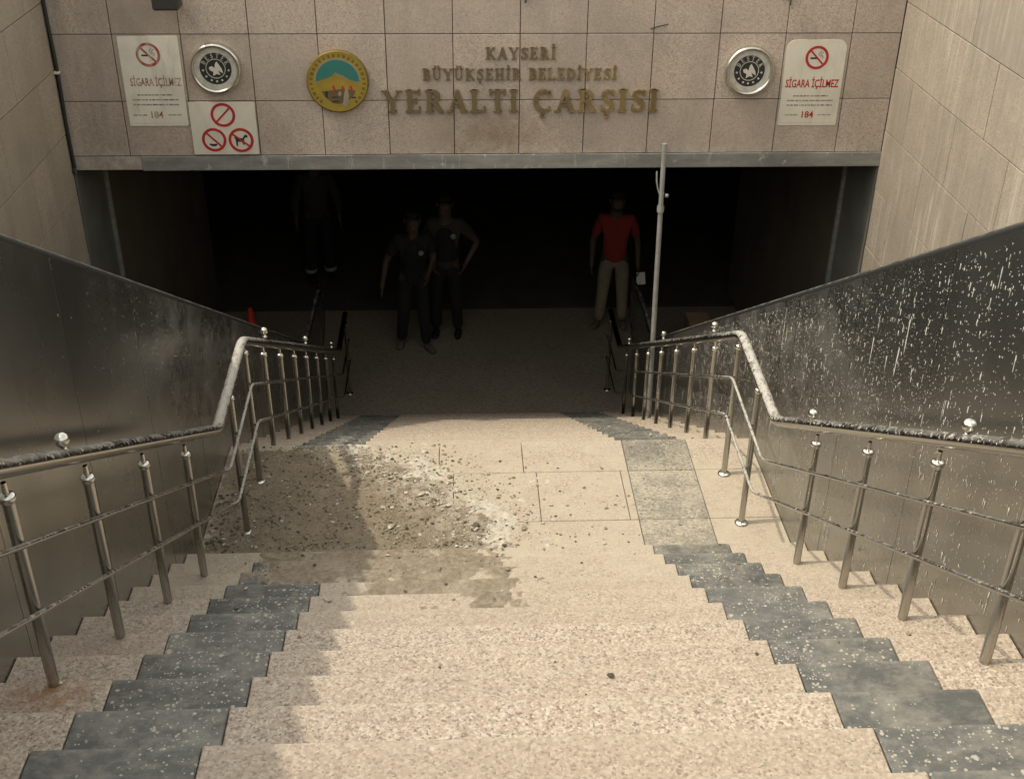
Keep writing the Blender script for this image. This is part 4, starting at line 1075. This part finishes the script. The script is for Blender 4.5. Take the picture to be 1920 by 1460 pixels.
# ------------------------------------------------------------------ people
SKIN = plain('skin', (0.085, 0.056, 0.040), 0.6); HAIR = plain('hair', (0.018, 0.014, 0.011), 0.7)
def skin_mesh(name, verts, radii, edges, mat, parent, root_i=0, sub=2):
    me = bpy.data.meshes.new(name); me.from_pydata(verts, edges, []); me.materials.append(mat)
    o = link(name, me, None); o.parent = parent
    md = o.modifiers.new('skin', 'SKIN'); md.use_smooth_shade = True
    sl = me.skin_vertices[0].data
    for i, r in enumerate(radii):
        sl[i].radius = (r, r) if not isinstance(r, tuple) else r
        sl[i].use_root = (i == root_i)
    sb = o.modifiers.new('sub', 'SUBSURF'); sb.levels = sub; sb.render_levels = sub
    return o
def person(loc, rz, label, height, J, shirt, trousers, shoes, sleeve=0.5, vest=None, lean=0.0, badge=None, bands=False, beard=False):
    """J: joints in metres for a 1.75 m figure looking to -y; keys l/r + elbow, wrist, knee, ankle"""
    k = height/1.75
    root = empty('person', loc, label, 'person', 'people in the passage')
    root.rotation_euler = (0, 0, rz); root.scale = (k, k, k)
    V = Vector
    def ln(p): p = V(p); return V((p.x, p.y-lean*max(0, p.z-0.95), p.z))
    pel, waist, chest, neck, hd0, hd1, hd2 = [ln(p) for p in ((0, 0, 0.96), (0, 0, 1.12), (0, 0.0, 1.32), (0, 0.005, 1.50), (0, -0.02, 1.575), (0, -0.02, 1.64), (0, -0.012, 1.695))]
    vs = [pel, waist, chest, neck, hd0, hd1, hd2]; rd = [0.12, 0.115, 0.135, 0.060, 0.082, 0.104, 0.085]
    es = [(0, 1), (1, 2), (2, 3), (3, 4), (4, 5), (5, 6)]
    def add(p, r, to):
        vs.append(V(p)); rd.append(r); es.append((to, len(vs)-1)); return len(vs)-1
    nose = add(ln((0, -0.112, 1.628)), 0.013, 5)
    seg = {}
    for s, a in ((-1, 'l'), (1, 'r')):
        sh = add(ln((s*0.172, 0.0, 1.42)), 0.058, 2); el = add(ln(J[a+'elbow']), 0.043, sh); wr = add(ln(J[a+'wrist']), 0.028, el)
        dirv = (ln(J[a+'wrist'])-ln(J[a+'elbow'])).normalized()
        pal = add(ln(J[a+'wrist'])+dirv*0.075, 0.030, wr)
        seg[a] = (sh, el, wr, pal, dirv)
        hp = add((s*0.095, 0.0, 0.90), 0.088, 0); kn = add(J[a+'knee'], 0.058, hp); an = add(J[a+'ankle'], 0.040, kn)
        seg[a+'leg'] = (hp, kn, an)
    body = skin_mesh('body', vs, rd, es, SKIN, root)
    # fingers, each a chain of its own rooted in the palm
    for a in ('l', 'r'):
        m = MB()
        sh, el, wr, pal, dv = seg[a]; c = vs[pal]
        side = dv.cross(V((0, 1, 0))); side = side.normalized() if side.length > 0.1 else V((1, 0, 0))
        fwd = side.cross(dv).normalized()
        if fwd.y > 0: fwd = -fwd
        for i, (o_, l_) in enumerate(((-0.026, 0.075), (-0.009, 0.086), (0.009, 0.082), (0.026, 0.066))):
            p = c+fwd*o_*1.0+dv*0.015; q = p+dv*l_*0.5+side*0.004; e_ = p+dv*l_*0.92+side*(-0.018 if a == 'r' else 0.018)
            m.tube([p, q, e_], [0.010, 0.009, 0.007], 8)
        p = c+fwd*0.03-dv*0.035; m.tube([p, p+fwd*0.028+dv*0.03, p+fwd*0.034+dv*0.062], [0.012, 0.010, 0.008], 8)
        hnd = m.build('hand', SKIN, None); hnd.parent = root
    # clothing
    i0 = [pel+V((0, 0, -0.13)), waist, chest, ln((0, 0.004, 1.455))]; r0 = [0.165, 0.150, 0.158, 0.072]; e0 = [(0, 1), (1, 2), (2, 3)]
    for a in ('l', 'r'):
        sh, el, wr, pal, dv = seg[a]
        i0.append(vs[sh]); r0.append(0.080); e0.append((2, len(i0)-1))
        i0.append(vs[sh].lerp(vs[el], min(1, sleeve*1.6))); r0.append(0.062); e0.append((len(i0)-2, len(i0)-1))
        if sleeve > 0.9:
            i0.append(vs[el].lerp(vs[wr], 0.9)); r0.append(0.042); e0.append((len(i0)-2, len(i0)-1))
    skin_mesh('shirt', i0, r0, e0, shirt, root, 0)
    if vest: skin_mesh('vest', [pel+V((0, 0, -0.04)), waist, chest+V((0, 0, 0.0)), ln((0, 0.004, 1.43))], [0.170, 0.165, 0.174, 0.11], [(0, 1), (1, 2), (2, 3)], vest, root, 0)
    i1 = [pel+V((0, 0, 0.09)), V((0, 0, 0.90))]; r1 = [0.15, 0.145]; e1 = [(0, 1)]
    for a in ('l', 'r'):
        hp, kn, an = seg[a+'leg']
        i1 += [vs[hp], vs[kn], vs[an]]; r1 += [0.104, 0.078, 0.066]; n_ = len(i1); e1 += [(1, n_-3), (n_-3, n_-2), (n_-2, n_-1)]
    skin_mesh('trousers', i1, r1, e1, trousers, root, 0)
    for a in ('l', 'r'):
        an = vs[seg[a+'leg'][2]]
        tx = J.get(a+'toe', (0.0, -0.16))
        zf = an.z-0.085
        skin_mesh('shoe', [(an.x, an.y+0.055, zf+0.045), (an.x+tx[0]*0.3, an.y+tx[1]*0.3, zf+0.05), (an.x+tx[0], an.y+tx[1], zf+0.037)], [0.043, 0.046, 0.036], [(0, 1), (1, 2)], shoes, root, 1)
        if bands:
            hp, kn, an_ = seg[a+'leg']; p = vs[kn].lerp(vs[an_], 0.72); q = vs[kn].lerp(vs[an_], 0.84)
            m = MB(); m.tube([p, q], 0.080, 14, cap=False); b_ = m.build('reflective_band', M['smoke'], None); b_.parent = root
    # hair cap, eyes, ears
    hc = ln((0, 0.008, 1.665)); m = MB(); vv = []; ff = []
    N, K = 14, 6
    for j in range(K+1):
        t = j/K*1.75
        for i in range(N):
            q = 2*math.pi*i/N; lim = 1.0
            tt = t*(0.62 if math.sin(q) < -0.35 else 1.0)
            vv.append((hc.x+0.094*math.sin(tt)*math.cos(q), hc.y+0.104*math.sin(tt)*math.sin(q), hc.z+0.098*math.cos(tt)))
    for j in range(K):
        for i in range(N): ff.append((j*N+i, j*N+(i+1) % N, (j+1)*N+(i+1) % N, (j+1)*N+i))
    m.add(vv, ff, 0, True); hr = m.build('hair', HAIR, None); hr.parent = root
    for s in (-1, 1):
        m = MB(); m.lathe([(0.0, 0.0), (0.008, 0.002), (0.012, 0.008)][::-1], tuple(ln((s*0.032, -0.094, 1.647))), 'y', 10)
        e = m.build('eye', M['black'], None); e.parent = root
        m = MB(); m.tube([ln((s*0.078, 0.0, 1.61)), ln((s*0.086, 0.012, 1.635)), ln((s*0.084, 0.01, 1.66))], [0.008, 0.013, 0.01], 8)
        e = m.build('ear', SKIN, None); e.parent = root
    m = MB(); m.tube([ln((-0.025, -0.098, 1.588)), ln((0, -0.104, 1.588)), ln((0.025, -0.098, 1.588))], 0.006, 6)
    e = m.build('mouth', M['red_old'], None); e.parent = root
    if beard:
        m = MB(); m.tube([ln((-0.07, -0.03, 1.60)), ln((-0.045, -0.08, 1.565)), ln((0, -0.095, 1.553)), ln((0.045, -0.08, 1.565)), ln((0.07, -0.03, 1.60))], 0.018, 8); e = m.build('beard', HAIR, None); e.parent = root
    if badge:
        p = ln(badge); m = MB(); m.lathe([(0.030, -0.01), (0.030, 0.003), (0.0, 0.005)], tuple(p), 'y', 14); e = m.build('badge', M['smoke'], None); e.parent = root
    return root
std = dict(lelbow=(-0.265, 0.03, 1.13), lwrist=(-0.27, -0.03, 0.88), relbow=(0.265, 0.03, 1.13), rwrist=(0.28, -0.03, 0.88), lknee=(-0.12, -0.02, 0.50), lankle=(-0.13, 0.02, 0.085), rknee=(0.11, -0.02, 0.50), rankle=(0.13, 0.02, 0.085))
cl = lambda n_, c: plain(n_, c, 0.85, 0, 0.15, 12)
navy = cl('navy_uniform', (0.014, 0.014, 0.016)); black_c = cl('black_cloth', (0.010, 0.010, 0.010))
j = dict(std); j.update(lankle=(-0.16, -0.02, 0.085), ltoe=(-0.10, -0.14), rtoe=(0.03, -0.16))
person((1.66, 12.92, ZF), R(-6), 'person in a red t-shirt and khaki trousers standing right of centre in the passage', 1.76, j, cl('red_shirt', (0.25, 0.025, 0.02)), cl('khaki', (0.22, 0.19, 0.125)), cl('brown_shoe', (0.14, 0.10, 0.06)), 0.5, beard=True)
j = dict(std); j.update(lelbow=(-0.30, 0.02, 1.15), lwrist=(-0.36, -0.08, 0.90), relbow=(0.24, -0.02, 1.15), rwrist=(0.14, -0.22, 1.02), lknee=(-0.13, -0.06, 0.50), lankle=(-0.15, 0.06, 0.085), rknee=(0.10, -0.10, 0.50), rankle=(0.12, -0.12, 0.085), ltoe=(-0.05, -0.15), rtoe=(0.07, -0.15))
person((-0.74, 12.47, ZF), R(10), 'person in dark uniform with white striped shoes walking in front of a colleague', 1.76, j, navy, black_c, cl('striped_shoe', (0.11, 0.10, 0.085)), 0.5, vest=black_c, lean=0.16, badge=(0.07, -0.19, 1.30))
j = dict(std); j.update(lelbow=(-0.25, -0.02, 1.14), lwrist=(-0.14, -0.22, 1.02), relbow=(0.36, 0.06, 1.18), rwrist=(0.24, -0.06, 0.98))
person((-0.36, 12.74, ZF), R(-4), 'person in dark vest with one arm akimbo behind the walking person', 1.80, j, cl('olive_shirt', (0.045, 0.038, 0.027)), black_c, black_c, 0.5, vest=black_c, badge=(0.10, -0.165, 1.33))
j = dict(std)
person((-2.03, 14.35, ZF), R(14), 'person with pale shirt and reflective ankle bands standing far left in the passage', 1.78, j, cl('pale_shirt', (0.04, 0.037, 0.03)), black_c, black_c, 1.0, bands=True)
m = MB()
vs = [(-0.055, 0.0, 0.075), (0.045, -0.01, 0.085), (0.06, -0.02, -0.07), (-0.045, -0.012, -0.08)]
m.add(vs+[(a, b+0.0015, c) for a, b, c in vs], [(0, 3, 2, 1), (4, 5, 6, 7), (0, 1, 5, 4), (1, 2, 6, 5), (2, 3, 7, 6), (3, 0, 4, 7)])
pp = m.build('paper_sheet', M['paper'], None, (1.975, 12.82, ZF+0.70)); tag(pp, 'folded white paper held by the person in the red t-shirt', 'paper')
